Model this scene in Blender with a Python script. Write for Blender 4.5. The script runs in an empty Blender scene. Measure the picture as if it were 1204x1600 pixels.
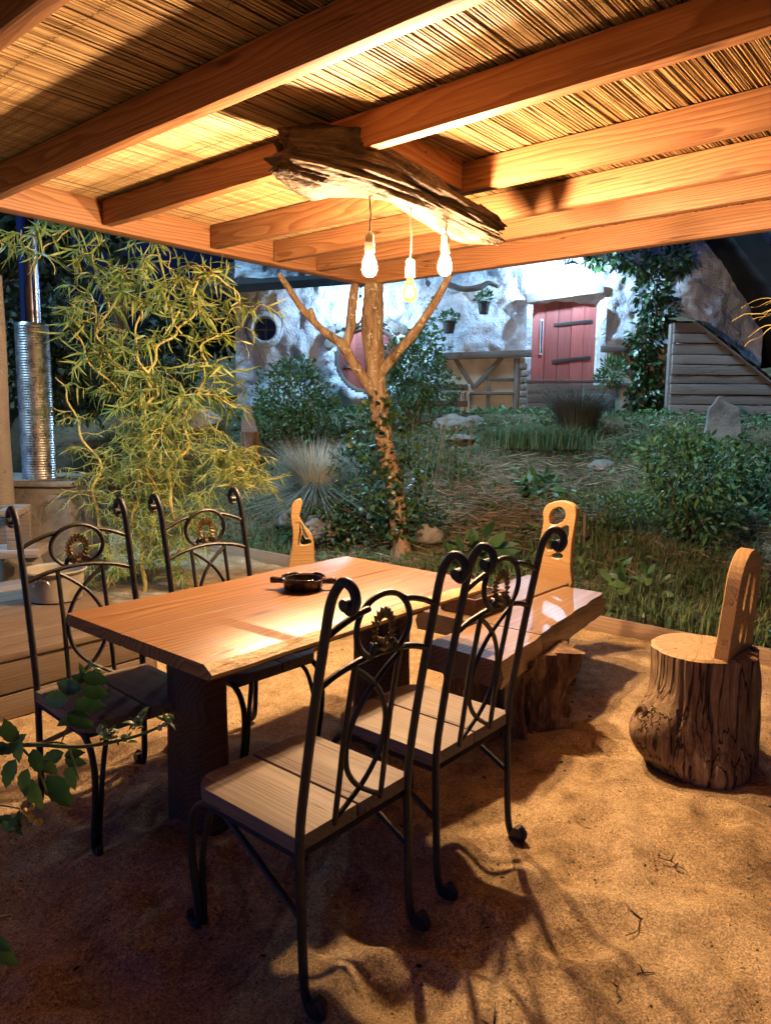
import bpy, bmesh, math, random
import numpy as np
from mathutils import Vector, Matrix, noise
from mathutils.geometry import tessellate_polygon
R = random.Random(7)
rng = np.random.default_rng(11)
rad = math.radians
sc = bpy.context.scene
col = sc.collection

# ------------------------------------------------------------------ camera
cd = bpy.data.cameras.new('camera'); cam = bpy.data.objects.new('camera', cd); col.objects.link(cam)
cd.sensor_fit = 'VERTICAL'; cd.sensor_height = 36.0; cd.lens = 36*1150/1600
cd.clip_start = .05; cd.clip_end = 1000
cam.matrix_world = Matrix.Translation((0, 0, 1.5)) @ Matrix.Rotation(math.pi/2-.1345, 4, 'X') @ Matrix.Rotation(.01, 4, 'Z')
sc.camera = cam
# ------------------------------------------------------------------ sky, added moon fill, exposure
w = bpy.data.worlds.new('World'); sc.world = w; w.use_nodes = True
nt = w.node_tree; bg = nt.nodes['Background']
sky = nt.nodes.new('ShaderNodeTexSky'); sky.sky_type = 'NISHITA'; sky.sun_disc = False
sky.sun_elevation = rad(-5.0); sky.sun_rotation = rad(-119); sky.altitude = 300
tint = nt.nodes.new('ShaderNodeMix'); tint.data_type = 'RGBA'; tint.blend_type = 'MULTIPLY'; tint.inputs[0].default_value = 1; tint.inputs[7].default_value = (.09, .22, 1, 1)
nt.links.new(sky.outputs[0], tint.inputs[6]); nt.links.new(tint.outputs[2], bg.inputs[0]); bg.inputs[1].default_value = 8.
sd = bpy.data.lights.new('moon_fill', 'SUN'); sd.energy = 4.2; sd.angle = rad(12); sd.color = (.38, .72, 1)  # added fill to brighten the bank, not a visible source
so = bpy.data.objects.new('moon_fill', sd); col.objects.link(so); so.rotation_euler = Vector((.5, .28, -.82)).to_track_quat('-Z', 'Y').to_euler()
vs = sc.view_settings; vs.view_transform = 'Standard'; vs.look = 'None'; vs.exposure = 0.25; vs.gamma = 1
sc.render.engine = 'CYCLES'
cy = sc.cycles; cy.use_denoising = True; cy.use_adaptive_sampling = True; cy.adaptive_threshold = .04; cy.max_bounces = 5; cy.diffuse_bounces = 2; cy.glossy_bounces = 2
cy.transmission_bounces = 5; cy.transparent_max_bounces = 6; cy.sample_clamp_indirect = 4; cy.caustics_reflective = False; cy.caustics_refractive = False
WARM = (1.0, .63, .33); COLD = (.42, .70, 1.0)
BULB = 3900.; LAMP = 2900.

# ------------------------------------------------------------------ frame of the pergola and the table
A = .87
T = Vector((-.358, 2.949, 0)); LD = Vector((math.cos(A), math.sin(A), 0)); SD = Vector((math.sin(A), -math.cos(A), 0))
def W(l, s, z=0.): return T + LD*l + SD*s + Vector((0, 0, z))
def nz(*p): return noise.noise(Vector(p))
def sm(t):
    t = min(1., max(0., t)); return t*t*(3-2*t)

# ------------------------------------------------------------------ object helpers
def tag(o, label=None, cat=None, group=None, kind=None):
    for k, v in (('label', label), ('category', cat), ('group', group), ('kind', kind)):
        if v: o[k] = v
    return o
def link(name, data, mat=None, parent=None, loc=None, rz=0., mw=None):
    o = bpy.data.objects.new(name, data); col.objects.link(o)
    if mat is not None and data is not None:
        ms = mat if isinstance(mat, (list, tuple)) else [mat]
        if len(data.materials) == 0:
            for m in ms: data.materials.append(m)
    if parent is not None: o.parent = parent
    if mw is not None: o.matrix_local = mw
    else:
        if loc is not None: o.location = loc
        o.rotation_euler = (0, 0, rz)
    return o
def empty(name, loc=(0, 0, 0), rz=0., **k):
    o = bpy.data.objects.new(name, None); col.objects.link(o); o.location = loc; o.rotation_euler = (0, 0, rz); o.empty_display_size = .1
    return tag(o, **k)
def copy_tree(o, parent=None):
    c = o.copy(); col.objects.link(c); c.parent = parent
    for ch in list(o.children): copy_tree(ch, c)
    return c

def catmull(P, n):
    P = [Vector(p) for p in P]; out = []
    Q = [P[0]*2-P[1]] + P + [P[-1]*2-P[-2]]
    for i in range(1, len(Q)-2):
        a, b, c, d = Q[i-1], Q[i], Q[i+1], Q[i+2]
        for k in range(n):
            t = k/n
            out.append(.5*((2*b)+(c-a)*t+(2*a-5*b+4*c-d)*t*t+(3*b-a-3*c+d)*t*t*t))
    out.append(P[-1]); return out
def interp(vals, n):
    m = len(vals)-1; out = []
    for i in range(n):
        x = i/(n-1)*m; k = min(int(x), m-1); out.append(vals[k]+(vals[k+1]-vals[k])*(x-k))
    return out

class G:
    def __init__(s): s.v = []; s.f = []; s.m = []
    def add(s, vs, fs, mi=0, M=None):
        b = len(s.v)
        s.v += [tuple(M @ Vector(p)) if M is not None else tuple(p) for p in vs]
        s.f += [tuple(i+b for i in f) for f in fs]; s.m += [mi]*len(fs); return s
    def box(s, c, d, mi=0, M=None):
        x, y, z = (k/2 for k in d); c = Vector(c)
        vs = [c+Vector((i*x, j*y, k*z)) for i in (-1, 1) for j in (-1, 1) for k in (-1, 1)]
        return s.add(vs, [(0, 1, 3, 2), (4, 6, 7, 5), (0, 4, 5, 1), (2, 3, 7, 6), (0, 2, 6, 4), (1, 5, 7, 3)], mi, M)
    def tube(s, P, r, n=6, mi=0, cap=True, flat=None, M=None):
        P = [Vector(p) for p in P]; m = len(P)
        rr = interp(r, m) if isinstance(r, (list, tuple)) else [r]*m
        t0 = (P[1]-P[0]).normalized(); u = t0.orthogonal().normalized()
        vs = []
        for i, p in enumerate(P):
            t = (P[min(i+1, m-1)]-P[max(i-1, 0)])
            t = t.normalized() if t.length > 1e-9 else t0
            u = u-t*u.dot(t)
            u = u.normalized() if u.length > 1e-6 else t.orthogonal().normalized()
            v2 = t.cross(u)
            for k in range(n):
                a = 2*math.pi*k/n+(math.pi/n if n == 4 else 0)
                vs.append(p+(u*math.cos(a)+v2*math.sin(a)*(flat or 1))*rr[i])
        fs = [(i*n+k, i*n+(k+1) % n, (i+1)*n+(k+1) % n, (i+1)*n+k) for i in range(m-1) for k in range(n)]
        if cap: fs += [tuple(range(n-1, -1, -1)), tuple((m-1)*n+k for k in range(n))]
        return s.add(vs, fs, mi, M)
    def grid(s, fn, nu, nv, wrap=True, cap=False, mi=0, capmi=None, M=None):
        vs = [fn(i/(nu-1), k/(nv if wrap else nv-1)) for i in range(nu) for k in range(nv)]
        kk = nv if wrap else nv-1
        fs = [(i*nv+k, i*nv+(k+1) % nv, (i+1)*nv+(k+1) % nv, (i+1)*nv+k) for i in range(nu-1) for k in range(kk)]
        s.add(vs, fs, mi, M)
        if cap:
            for i, rev in ((0, True), (nu-1, False)):
                ring = [vs[i*nv+k] for k in range(nv)]
                c = sum((Vector(p) for p in ring), Vector())/nv
                f2 = [(k, (k+1) % nv, nv) if not rev else ((k+1) % nv, k, nv) for k in range(nv)]
                s.add(ring+[c], f2, mi if capmi is None else capmi, M)
        return s
    def lathe(s, prof, n=24, mi=0, M=None, close=True):
        vs = [(r*math.cos(2*math.pi*k/n), r*math.sin(2*math.pi*k/n), z) for r, z in prof for k in range(n)]
        m = len(prof)
        fs = [(i*n+k, i*n+(k+1) % n, (i+1)*n+(k+1) % n, (i+1)*n+k) for i in range(m-1) for k in range(n)]
        if close: fs += [tuple(range(n-1, -1, -1)), tuple((m-1)*n+k for k in range(n))]
        return s.add(vs, fs, mi, M)
    def prism(s, poly, holes, t, mi=0, M=None, edge=None):
        loops = [poly]+list(holes)
        flat = [p for lp in loops for p in lp]; n = len(flat)
        tri = tessellate_polygon([[Vector((p[0], p[1], 0)) for p in lp] for lp in loops])
        vs = [(p[0], p[1], t/2) for p in flat]+[(p[0], p[1], -t/2) for p in flat]
        fs = [tuple(q) for q in tri]+[tuple(i+n for i in reversed(q)) for q in tri]
        b = 0
        for lp in loops:
            k = len(lp)
            fs += [(b+i, b+(i+1) % k, b+(i+1) % k+n, b+i+n) for i in range(k)]; b += k
        return s.add(vs, fs, mi, M)
    def mesh(s, name, smooth=None, fix=True):
        me = bpy.data.meshes.new(name); me.from_pydata(s.v, [], s.f)
        me.polygons.foreach_set('material_index', s.m)
        if fix:
            bm = bmesh.new(); bm.from_mesh(me); bmesh.ops.remove_doubles(bm, verts=bm.verts, dist=1e-6)
            bmesh.ops.recalc_face_normals(bm, faces=bm.faces); bm.to_mesh(me); bm.free()
        me.update()
        if smooth:
            me.polygons.foreach_set('use_smooth', [True]*len(me.polygons))
            if smooth < 180: me.set_sharp_from_angle(angle=rad(smooth))
        return me

def arrmesh(name, V, F):
    """mesh from numpy arrays, all faces of one size"""
    me = bpy.data.meshes.new(name); V = np.asarray(V, np.float32).reshape(-1, 3); F = np.asarray(F, np.int32)
    k = F.shape[1]; me.vertices.add(len(V)); me.vertices.foreach_set('co', V.ravel())
    me.loops.add(F.size); me.loops.foreach_set('vertex_index', F.ravel())
    me.polygons.add(len(F)); me.polygons.foreach_set('loop_start', np.arange(0, F.size, k, dtype=np.int32))
    me.update(calc_edges=True); me.validate(); return me

def board(lx, ly, lz, bev=.004, nx=1, warp=0., name='board', seed=0, smooth=30):
    """plank along X, origin at its centre, bevelled, a little uneven"""
    bm = bmesh.new(); bmesh.ops.create_cube(bm, size=1)
    for v in bm.verts: v.co = Vector((v.co.x*lx, v.co.y*ly, v.co.z*lz))
    if bev: bmesh.ops.bevel(bm, geom=list(bm.edges), offset=bev, segments=2, affect='EDGES', profile=.6)
    if nx > 1:
        ee = [e for e in bm.edges if abs(e.verts[0].co.x-e.verts[1].co.x) > lx*.5]
        bmesh.ops.subdivide_edges(bm, edges=ee, cuts=nx-1)
    if warp:
        for v in bm.verts:
            n1 = nz(v.co.x*1.7+seed, 3.1, seed*.7); n2 = nz(v.co.x*6+seed, 9.1, v.co.y*8)
            v.co.y += warp*(n1+.4*n2)*(1 if v.co.y > 0 else .8); v.co.z += warp*.6*nz(v.co.x*2.3, seed, 5.)
    me = bpy.data.meshes.new(name); bm.to_mesh(me); bm.free()
    me.polygons.foreach_set('use_smooth', [True]*len(me.polygons)); me.set_sharp_from_angle(angle=rad(smooth)); return me

# ------------------------------------------------------------------ materials
class MB:
    def __init__(s, name):
        s.m = bpy.data.materials.new(name); s.m.use_nodes = True; s.t = s.m.node_tree
        s.p = s.t.nodes['Principled BSDF']; s.k = 0
    def n(s, typ, **kw):
        nd = s.t.nodes.new('ShaderNode'+typ)
        for k, v in kw.items():
            if k.startswith('i_'): nd.inputs[k[2:].replace('_', ' ')].default_value = v
            else: setattr(nd, k, v)
        return nd
    def l(s, a, b): s.t.links.new(a, b)
    def co(s, scale=(1, 1, 1), kind='Object', rnd=True):
        tc = s.n('TexCoord'); mp = s.n('Mapping'); mp.inputs['Scale'].default_value = scale
        src = tc.outputs[kind]
        if rnd:
            oi = s.n('ObjectInfo'); mu = s.n('Math', operation='MULTIPLY'); mu.inputs[1].default_value = 17.3; s.l(oi.outputs['Random'], mu.inputs[0])
            va = s.n('VectorMath', operation='ADD'); s.l(src, va.inputs[0]); cx = s.n('CombineXYZ')
            for i in range(3): s.l(mu.outputs[0], cx.inputs[i])
            s.l(cx.outputs[0], va.inputs[1]); src = va.outputs[0]
        s.l(src, mp.inputs['Vector']); return mp.outputs[0]
    def noise(s, vec, scale, detail=4, rough=.55, dist=0.):
        nd = s.n('TexNoise'); nd.inputs['Scale'].default_value = scale; nd.inputs['Detail'].default_value = detail
        nd.inputs['Roughness'].default_value = rough; nd.inputs['Distortion'].default_value = dist
        if vec is not None: s.l(vec, nd.inputs['Vector'])
        return nd.outputs['Fac']
    def ramp(s, fac, stops, interp='LINEAR'):
        r = s.n('ValToRGB'); r.color_ramp.interpolation = interp; e = r.color_ramp.elements
        while len(e) < len(stops): e.new(.5)
        for q, (p, c) in zip(e, stops): q.position = p; q.color = (*c, 1) if len(c) == 3 else c
        s.l(fac, r.inputs[0]); return r.outputs[0]
    def mix(s, fac, a, b, blend='MIX'):
        m = s.n('Mix', data_type='RGBA', blend_type=blend)
        for sock, v in ((m.inputs[0], fac), (m.inputs[6], a), (m.inputs[7], b)):
            if hasattr(v, 'is_linked'): s.l(v, sock)
            elif isinstance(v, (int, float)): sock.default_value = v
            else: sock.default_value = (*v, 1)
        return m.outputs[2]
    def math(s, op, a, b=None):
        m = s.n('Math', operation=op)
        for i, v in enumerate((a, b)):
            if v is None: continue
            if hasattr(v, 'is_linked'): s.l(v, m.inputs[i])
            else: m.inputs[i].default_value = v
        return m.outputs[0]
    def bump(s, h, strength=.3, dist=.01, prev=None):
        b = s.n('Bump'); b.inputs['Strength'].default_value = strength; b.inputs['Distance'].default_value = dist; s.l(h, b.inputs['Height'])
        if prev is not None: s.l(prev, b.inputs['Normal'])
        return b.outputs[0]
    def out(s, color=None, rough=None, normal=None, spec=.4, metal=0.):
        for sock, v in (('Base Color', color), ('Roughness', rough), ('Normal', normal)):
            if v is None: continue
            if hasattr(v, 'is_linked'): s.l(v, s.p.inputs[sock])
            else: s.p.inputs[sock].default_value = (*v, 1) if isinstance(v, tuple) else v
        s.p.inputs['Specular IOR Level'].default_value = spec; s.p.inputs['Metallic'].default_value = metal; return s.m

def wood(name, light, dark, ring=24., rough=(.45, .65), bump=.25, knots=.5, weather=0., spec=.4, coat=0., stretch=.1, cracks=.7, vary=.4):
    b = MB(name); v = b.co((stretch, 1, 1))
    warpn = b.n('TexNoise'); warpn.inputs['Scale'].default_value = 3.2; warpn.inputs['Detail'].default_value = 2; b.l(v, warpn.inputs['Vector'])
    sc_ = b.n('VectorMath', operation='SCALE'); sc_.inputs['Scale'].default_value = .30; b.l(warpn.outputs['Color'], sc_.inputs[0])
    va = b.n('VectorMath', operation='ADD'); b.l(v, va.inputs[0]); b.l(sc_.outputs[0], va.inputs[1])
    wv = b.n('TexWave', wave_type='RINGS', rings_direction='X', wave_profile='SAW'); wv.inputs['Scale'].default_value = ring
    wv.inputs['Distortion'].default_value = 1.2; wv.inputs['Detail'].default_value = 3; wv.inputs['Detail Scale'].default_value = 2.
    b.l(va.outputs[0], wv.inputs['Vector'])
    fine = b.noise(b.co((3, 160, 160)), 1., 4, .6)
    big = b.noise(b.co((.6, 5, 5)), 1., 3)
    c = b.ramp(wv.outputs['Fac'], [(0., light), (.55, tuple(.5*(x+y) for x, y in zip(light, dark))), (.9, dark), (1., light)])
    c = b.mix(b.ramp(fine, [(.35, (0, 0, 0)), (.7, (.55, .55, .55))]), c, tuple(.55*x for x in dark))
    c = b.mix(b.ramp(big, [(.35, (0, 0, 0)), (.7, (.45, .45, .45))]), c, tuple(.75*x for x in dark))
    if knots:
        vo = b.n('TexVoronoi'); vo.inputs['Scale'].default_value = 1.; b.l(b.co((1.3, 7, 7)), vo.inputs['Vector'])
        c = b.mix(b.ramp(vo.outputs['Distance'], [(.05, (knots,)*3), (.13, (0, 0, 0))]), c, tuple(.30*x for x in dark))
    if weather:
        c = b.mix(b.math('MULTIPLY', b.noise(b.co((1.5, 12, 12)), 1., 5), weather), c, (.30, .28, .26))
    oi = b.n('ObjectInfo'); tone = b.math('ADD', b.math('MULTIPLY', b.math('FRACT', b.math('MULTIPLY', oi.outputs['Random'], 7.77)), vary), 1-vary*.62)
    vs_ = b.n('VectorMath', operation='SCALE'); b.l(c, vs_.inputs[0]); b.l(tone, vs_.inputs['Scale']); c = vs_.outputs[0]
    h = b.math('ADD', b.math('MULTIPLY', fine, .7), b.math('MULTIPLY', wv.outputs['Fac'], .5))
    if cracks:
        ck = b.math('ABSOLUTE', b.math('SUBTRACT', b.noise(b.co((.55, 13, 13)), 1., 2, .5), .5)); gate = b.noise(b.co((1.1, 3, 3)), 1., 2)
        cm = b.math('MULTIPLY', b.ramp(ck, [(.003, (1, 1, 1)), (.009, (0, 0, 0))]), b.ramp(gate, [(.50, (0, 0, 0)), (.60, (cracks,)*3)]))
        c = b.mix(cm, c, tuple(.12*x for x in dark)); h = b.math('SUBTRACT', h, b.math('MULTIPLY', cm, 1.6))
    nrm = b.bump(h, bump, .004)
    rg = b.ramp(big, [(.2, (rough[0],)*3), (.8, (rough[1],)*3)])
    m = b.out(c, rg, nrm, spec)
    if coat: b.p.inputs['Coat Weight'].default_value = coat; b.p.inputs['Coat Roughness'].default_value = .25
    return m

def rough_mat(name, cols, scale=6., rough=.8, bump=.5, bdist=.02, fine=60., metal=0., spec=.3, stretch=(1, 1, 1), kind='Object', rnd=True):
    b = MB(name); v = b.co(stretch, kind, rnd)
    a = b.noise(v, scale, 6, .6); f = b.noise(v, fine, 4, .6)
    mixn = b.math('ADD', b.math('MULTIPLY', a, .75), b.math('MULTIPLY', f, .25))
    c = b.ramp(mixn, [(.3+.4*i/max(1, len(cols)-1), k) for i, k in enumerate(cols)])
    h = b.math('ADD', a, b.math('MULTIPLY', f, .35))
    return b.out(c, rough, b.bump(h, bump, bdist), spec, metal)

def leaf_mat(name, cols, rough=.5, trans=.25, spec=.4):
    b = MB(name); g = b.n('NewGeometry'); c = b.ramp(g.outputs['Random Per Island'], [(i/max(1, len(cols)-1), k) for i, k in enumerate(cols)])
    nn = b.noise(b.co((1, 1, 1), rnd=False), 3., 3)
    c = b.mix(b.ramp(nn, [(.35, (0, 0, 0)), (.75, (.5, .5, .5))]), c, tuple(.55*x for x in cols[0]))
    b.out(c, rough, None, spec)
    tr = b.n('BsdfTranslucent'); b.l(c, tr.inputs['Color']); mx = b.n('MixShader'); mx.inputs[0].default_value = trans
    o = b.t.nodes['Material Output']; b.l(b.p.outputs[0], mx.inputs[1]); b.l(tr.outputs[0], mx.inputs[2]); b.l(mx.outputs[0], o.inputs['Surface'])
    return b.m
def emit(name, color, strength):
    b = MB(name); b.p.inputs['Emission Color'].default_value = (*color, 1); b.p.inputs['Emission Strength'].default_value = strength
    b.p.inputs['Base Color'].default_value = (.8, .8, .8, 1); return b.m

m_fir = wood('douglas fir', (.50, .245, .105), (.26, .095, .035), 17, (.5, .7), .35, .85, stretch=.12)
m_table = wood('oiled table wood', (.56, .29, .12), (.22, .085, .03), 13, (.32, .5), .3, .95, spec=.5, coat=.1, stretch=.14)
m_sap = rough_mat('live edge sapwood', [(.42, .25, .10), (.66, .45, .22), (.75, .56, .32)], 9, .55, .8, .02, 70, stretch=(.4, 1, 1))
m_seat = wood('chair seat wood', (.27, .19, .125), (.14, .09, .055), 20, (.5, .7), .5, .6, weather=.5, spec=.3, coat=0.)
m_leg = wood('dark table leg wood', (.20, .11, .06), (.10, .05, .025), 18, (.6, .8), .6, .6)
m_bench = wood('bench slab wood', (.42, .27, .15), (.22, .125, .065), 20, (.32, .5), .8, .4, spec=.5, coat=.3)
m_back = wood('carved backrest wood', (.62, .40, .19), (.46, .26, .10), 20, (.45, .6), .25, .6)
m_deck = wood('weathered deck plank', (.23, .15, .095), (.13, .08, .045), 18, (.55, .75), .4, .5, weather=.45)
m_kerb = wood('kerb board wood', (.40, .27, .16), (.28, .17, .09), 16, (.6, .8), .4, .4, weather=.3)
m_grey = wood('grey weathered plank', (.27, .22, .185), (.13, .10, .085), 14, (.7, .9), .6, .7, weather=.6)
m_timber = wood('dark house timber', (.17, .13, .10), (.08, .06, .05), 14, (.7, .9), .6, .5, weather=.4)
m_redwood = wood('red painted board', (.46, .075, .055), (.30, .04, .03), 14, (.5, .7), .5, .3, weather=.3)
b = MB('stripped bark'); v = b.co((3, 3, .5)); n1 = b.noise(v, 5, 6, .65); n2 = b.noise(v, 30, 4, .6); n3 = b.noise(b.co((1, 1, 1)), 16, 4, .6, .8)
c = b.ramp(b.math('ADD', b.math('MULTIPLY', n1, .65), b.math('MULTIPLY', n2, .35)), [(.32, (.05, .028, .016)), (.45, (.22, .135, .075)), (.6, (.40, .27, .16)), (.7, (.50, .37, .24))])
c = b.mix(b.ramp(n3, [(.60, (0, 0, 0)), (.64, (.85, .85, .85))]), c, (.50, .47, .36))
m_bark = b.out(c, .85, b.bump(b.math('ADD', n1, b.math('MULTIPLY', n2, .5)), 1., .03), .25)
m_drift = rough_mat('driftwood', [(.012, .008, .006), (.06, .04, .026), (.15, .105, .068)], 4.2, .75, 1., .02, 26, stretch=(.35, 3, 3), rnd=False)
b = MB('stump wood'); v = b.co((5, 5, .5)); n1 = b.noise(v, 5, 6, .65); n2 = b.noise(v, 26, 5, .65); n3 = b.noise(b.co((1, 1, 1)), 5, 6, .65, .5)
ck = b.ramp(b.math('ABSOLUTE', b.math('SUBTRACT', b.noise(b.co((14, 14, .55)), 1., 3, .6), .5)), [(.006, (1, 1, 1)), (.022, (0, 0, 0))])
c = b.ramp(b.math('ADD', b.math('MULTIPLY', n1, .6), b.math('MULTIPLY', n2, .4)), [(.34, (.13, .075, .04)), (.46, (.33, .21, .12)), (.58, (.52, .37, .215)), (.68, (.62, .47, .29))])
c = b.mix(b.ramp(n3, [(.42, (0, 0, 0)), (.66, (.5, .5, .5))]), c, (.19, .12, .07)); c = b.mix(b.math('MULTIPLY', ck, .85), c, (.02, .012, .008))
m_stump = b.out(c, .8, b.bump(b.math('SUBTRACT', b.math('ADD', n1, b.math('MULTIPLY', n2, .6)), b.math('MULTIPLY', ck, .8)), 1., .025), .25)
m_root = rough_mat('dark root wood', [(.03, .018, .012), (.19, .115, .068), (.44, .30, .19)], 4.5, .85, 1., .03, 36, stretch=(3, 3, .5))
m_iron = rough_mat('black wrought iron', [(.010, .010, .011), (.022, .021, .021), (.027, .026, .026), (.042, .030, .022)], 24, .46, .55, .004, 140, spec=.5)
m_bronze = rough_mat('rubbed bronze', [(.07, .05, .03), (.28, .19, .09), (.40, .29, .15)], 40, .45, .3, .003, 120, metal=.6)
m_rock = rough_mat('stone', [(.09, .08, .07), (.20, .18, .16), (.30, .28, .25)], 3, .9, .8, .03, 30)
m_conc = rough_mat('smoky render', [(.06, .055, .05), (.16, .14, .12), (.25, .23, .20)], 3, .9, .4, .01, 50)
m_black = rough_mat('black roof felt', [(.012, .012, .014), (.03, .03, .033)], 3, .9, .3, .02, 40)
m_wire = MB('dark wire').out((.02, .015, .01), .6)
m_cord = MB('lamp cord').out((.05, .035, .025), .5)
m_brass = MB('pale socket').out((.46, .45, .36), .35, metal=.3)
m_pot = rough_mat('pot black', [(.02, .02, .022), (.05, .05, .05)], 6, .5, .2, .005)
m_bulb = emit('lit bulb', WARM, BULB)
m_fil = emit('filament', (1, .55, .18), 700.)
m_lamp = emit('cold lamp', COLD, LAMP)
b = MB('amber glass'); b.p.inputs['Transmission Weight'].default_value = 1.; b.p.inputs['IOR'].default_value = 1.2
m_amber = b.out((1., .88, .62), .04)
b.p.inputs['Emission Color'].default_value = (1, .5, .14, 1); b.p.inputs['Emission Strength'].default_value = .8
b = MB('dark glass'); m_glass = b.out((.01, .012, .015), .08, spec=.6)
b = MB('galvanised steel'); nn = b.noise(b.co((1, 1, 1)), 14, 4)
m_steel = b.out(b.ramp(nn, [(.3, (.42, .42, .44)), (.7, (.70, .69, .68))]), b.ramp(nn, [(.3, (.22,)*3), (.7, (.38,)*3)]), None, .5, 1.)
b = MB('enamel tub'); nn = b.noise(b.co((1, 1, 1)), 6, 5)
m_tub = b.out(b.ramp(nn, [(.35, (.20, .18, .14)), (.65, (.34, .31, .26))]), .5)
b = MB('glazed clay'); nn = b.noise(b.co((1, 1, 1)), 18, 4)
m_glaze = b.out(b.ramp(nn, [(.35, (.012, .010, .008)), (.7, (.06, .035, .018))]), .16, spec=.6)
# reeds
b = MB('reed'); g = b.n('NewGeometry'); oi = b.n('ObjectInfo')
rr_ = b.math('FRACT', b.math('ADD', g.outputs['Random Per Island'], oi.outputs['Random']))
c = b.ramp(rr_, [(0, (.15, .08, .03)), (.2, (.37, .22, .09)), (.6, (.52, .34, .15)), (1, (.64, .46, .24))])
v = b.co((1, 40, 40)); st = b.noise(v, 2.2, 5, .65); c = b.mix(b.ramp(st, [(.42, (0, 0, 0)), (.68, (.8, .8, .8))]), c, (.16, .085, .035))
m_reed = b.out(c, .42, None, .45)
# white lime plaster, with the cold lamps' blue mixed into its colour
b = MB('lime plaster'); v = b.co((1, 1, 1), rnd=False); n1 = b.noise(v, 1.4, 6, .6, .6); n2 = b.noise(v, 7, 6, .65); n3 = b.noise(v, 40, 4)
c = b.ramp(n1, [(.32, (.38, .42, .48)), (.47, (.58, .62, .68)), (.62, (.74, .76, .80))])
c = b.mix(b.ramp(n2, [(.48, (0, 0, 0)), (.66, (.5, .5, .5))]), c, (.34, .38, .44))
m_plaster = b.out(c, .9, b.bump(b.math('ADD', n2, b.math('MULTIPLY', n3, .3)), 1., .09), .2)
b = MB('clay infill'); v = b.co((1, 1, 1)); n1 = b.noise(v, 3, 6)
m_infill = b.out(b.ramp(n1, [(.3, (.30, .26, .20)), (.6, (.50, .45, .36)), (.8, (.58, .54, .46))]), .9, b.bump(n1, .6, .03), .2)
# sand
b = MB('sand'); v = b.co((1, 1, 1), rnd=False); n1 = b.noise(v, 1.6, 6, .6, .4); n2 = b.noise(v, 9, 6, .65); n3 = b.noise(v, 95, 3, .7)
vo = b.n('TexVoronoi'); vo.inputs['Scale'].default_value = 230; b.l(v, vo.inputs['Vector'])
c = b.ramp(b.math('ADD', b.math('MULTIPLY', n1, .55), b.math('MULTIPLY', n2, .45)), [(.36, (.17, .11, .055)), (.48, (.38, .265, .14)), (.66, (.58, .43, .24))])
bw = b.n('RGBToBW'); b.l(vo.outputs['Color'], bw.inputs[0])
c = b.mix(.6, c, bw.outputs[0], 'OVERLAY')
c = b.mix(b.ramp(n3, [(.55, (0, 0, 0)), (.75, (.5, .5, .5))]), c, (.10, .06, .035))
nr = b.bump(b.math('ADD', b.math('MULTIPLY', n3, .6), b.math('MULTIPLY', bw.outputs[0], .5)), .8, .008, b.bump(n2, .5, .03))
m_sand = b.out(c, .9, nr, .25)
# bank soil
b = MB('bank soil'); v = b.co((1, 1, 1), rnd=False); n1 = b.noise(v, 1.1, 6, .6, .5); n2 = b.noise(v, 14, 6, .7)
c = b.ramp(n1, [(.35, (.05, .05, .025)), (.5, (.12, .095, .055)), (.7, (.21, .165, .105))])
c = b.mix(b.ramp(n2, [(.45, (0, 0, 0)), (.7, (.7, .7, .7))]), c, (.04, .035, .02))
m_soil = b.out(c, .95, b.bump(n2, .8, .05), .15)
m_grass = leaf_mat('grass', [(.05, .09, .03), (.08, .15, .045), (.12, .18, .07), (.22, .22, .10)], .6, .25)
m_straw = leaf_mat('dry straw', [(.18, .14, .09), (.32, .25, .16), (.44, .37, .25)], .8, .15)
m_pampas = leaf_mat('pale feather grass', [(.36, .36, .28), (.52, .52, .42), (.66, .65, .55)], .7, .35)
m_willow = leaf_mat('willow leaf', [(.14, .21, .045), (.27, .37, .09), (.46, .52, .18)], .4, .4)
m_wbark = rough_mat('yellow willow bark', [(.34, .26, .08), (.52, .43, .14), (.60, .52, .22)], 8, .6, .4, .005, 60, stretch=(1, 1, .4))
m_dleaf = leaf_mat('dark green leaf', [(.022, .05, .018), (.04, .085, .028), (.07, .12, .04)], .35, .15, .5)
m_gleaf = leaf_mat('mid green leaf', [(.05, .11, .04), (.08, .17, .06), (.12, .21, .08)], .45, .25)
m_lav = leaf_mat('lavender stalk', [(.06, .075, .05), (.10, .11, .08), (.13, .11, .12)], .7, .1)
m_vine = leaf_mat('vine leaf', [(.03, .08, .02), (.05, .11, .03)], .35, .2, .5)
m_stem = MB('green stem').out((.12, .15, .05), .6)
m_twig = MB('brown twig').out((.10, .065, .035), .8)
m_bud = MB('yellow bud').out((.75, .48, .08), .5)
m_paleb = MB('pale bud').out((.42, .45, .30), .6)
m_black_leaf = leaf_mat('night tree leaf', [(.02, .035, .015), (.035, .05, .02)], .7, .1)

# end grain with rings and drying cracks (object coords: top face in XY)
b = MB('end grain'); v = b.co((1, 1, 1), rnd=False)
wv = b.n('TexWave', wave_type='RINGS', rings_direction='Z'); wv.inputs['Scale'].default_value = 38; wv.inputs['Distortion'].default_value = 1.5; wv.inputs['Detail'].default_value = 3
b.l(v, wv.inputs['Vector']); sx = b.n('SeparateXYZ'); b.l(v, sx.inputs[0])
an = b.math('ARCTAN2', sx.outputs[1], sx.outputs[0]); cx = b.n('CombineXYZ'); b.l(b.math('MULTIPLY', an, 2.4), cx.inputs[0])
ln = b.n('VectorMath', operation='LENGTH'); b.l(v, ln.inputs[0]); b.l(b.math('MULTIPLY', b.noise(v, 9, 3), 1.1), cx.inputs[1])
crk = b.noise(cx.outputs[0], 2.2, 1, .5)
c = b.ramp(wv.outputs['Fac'], [(0, (.56, .37, .19)), (.8, (.45, .28, .13)), (1, (.36, .21, .10))])
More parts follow.
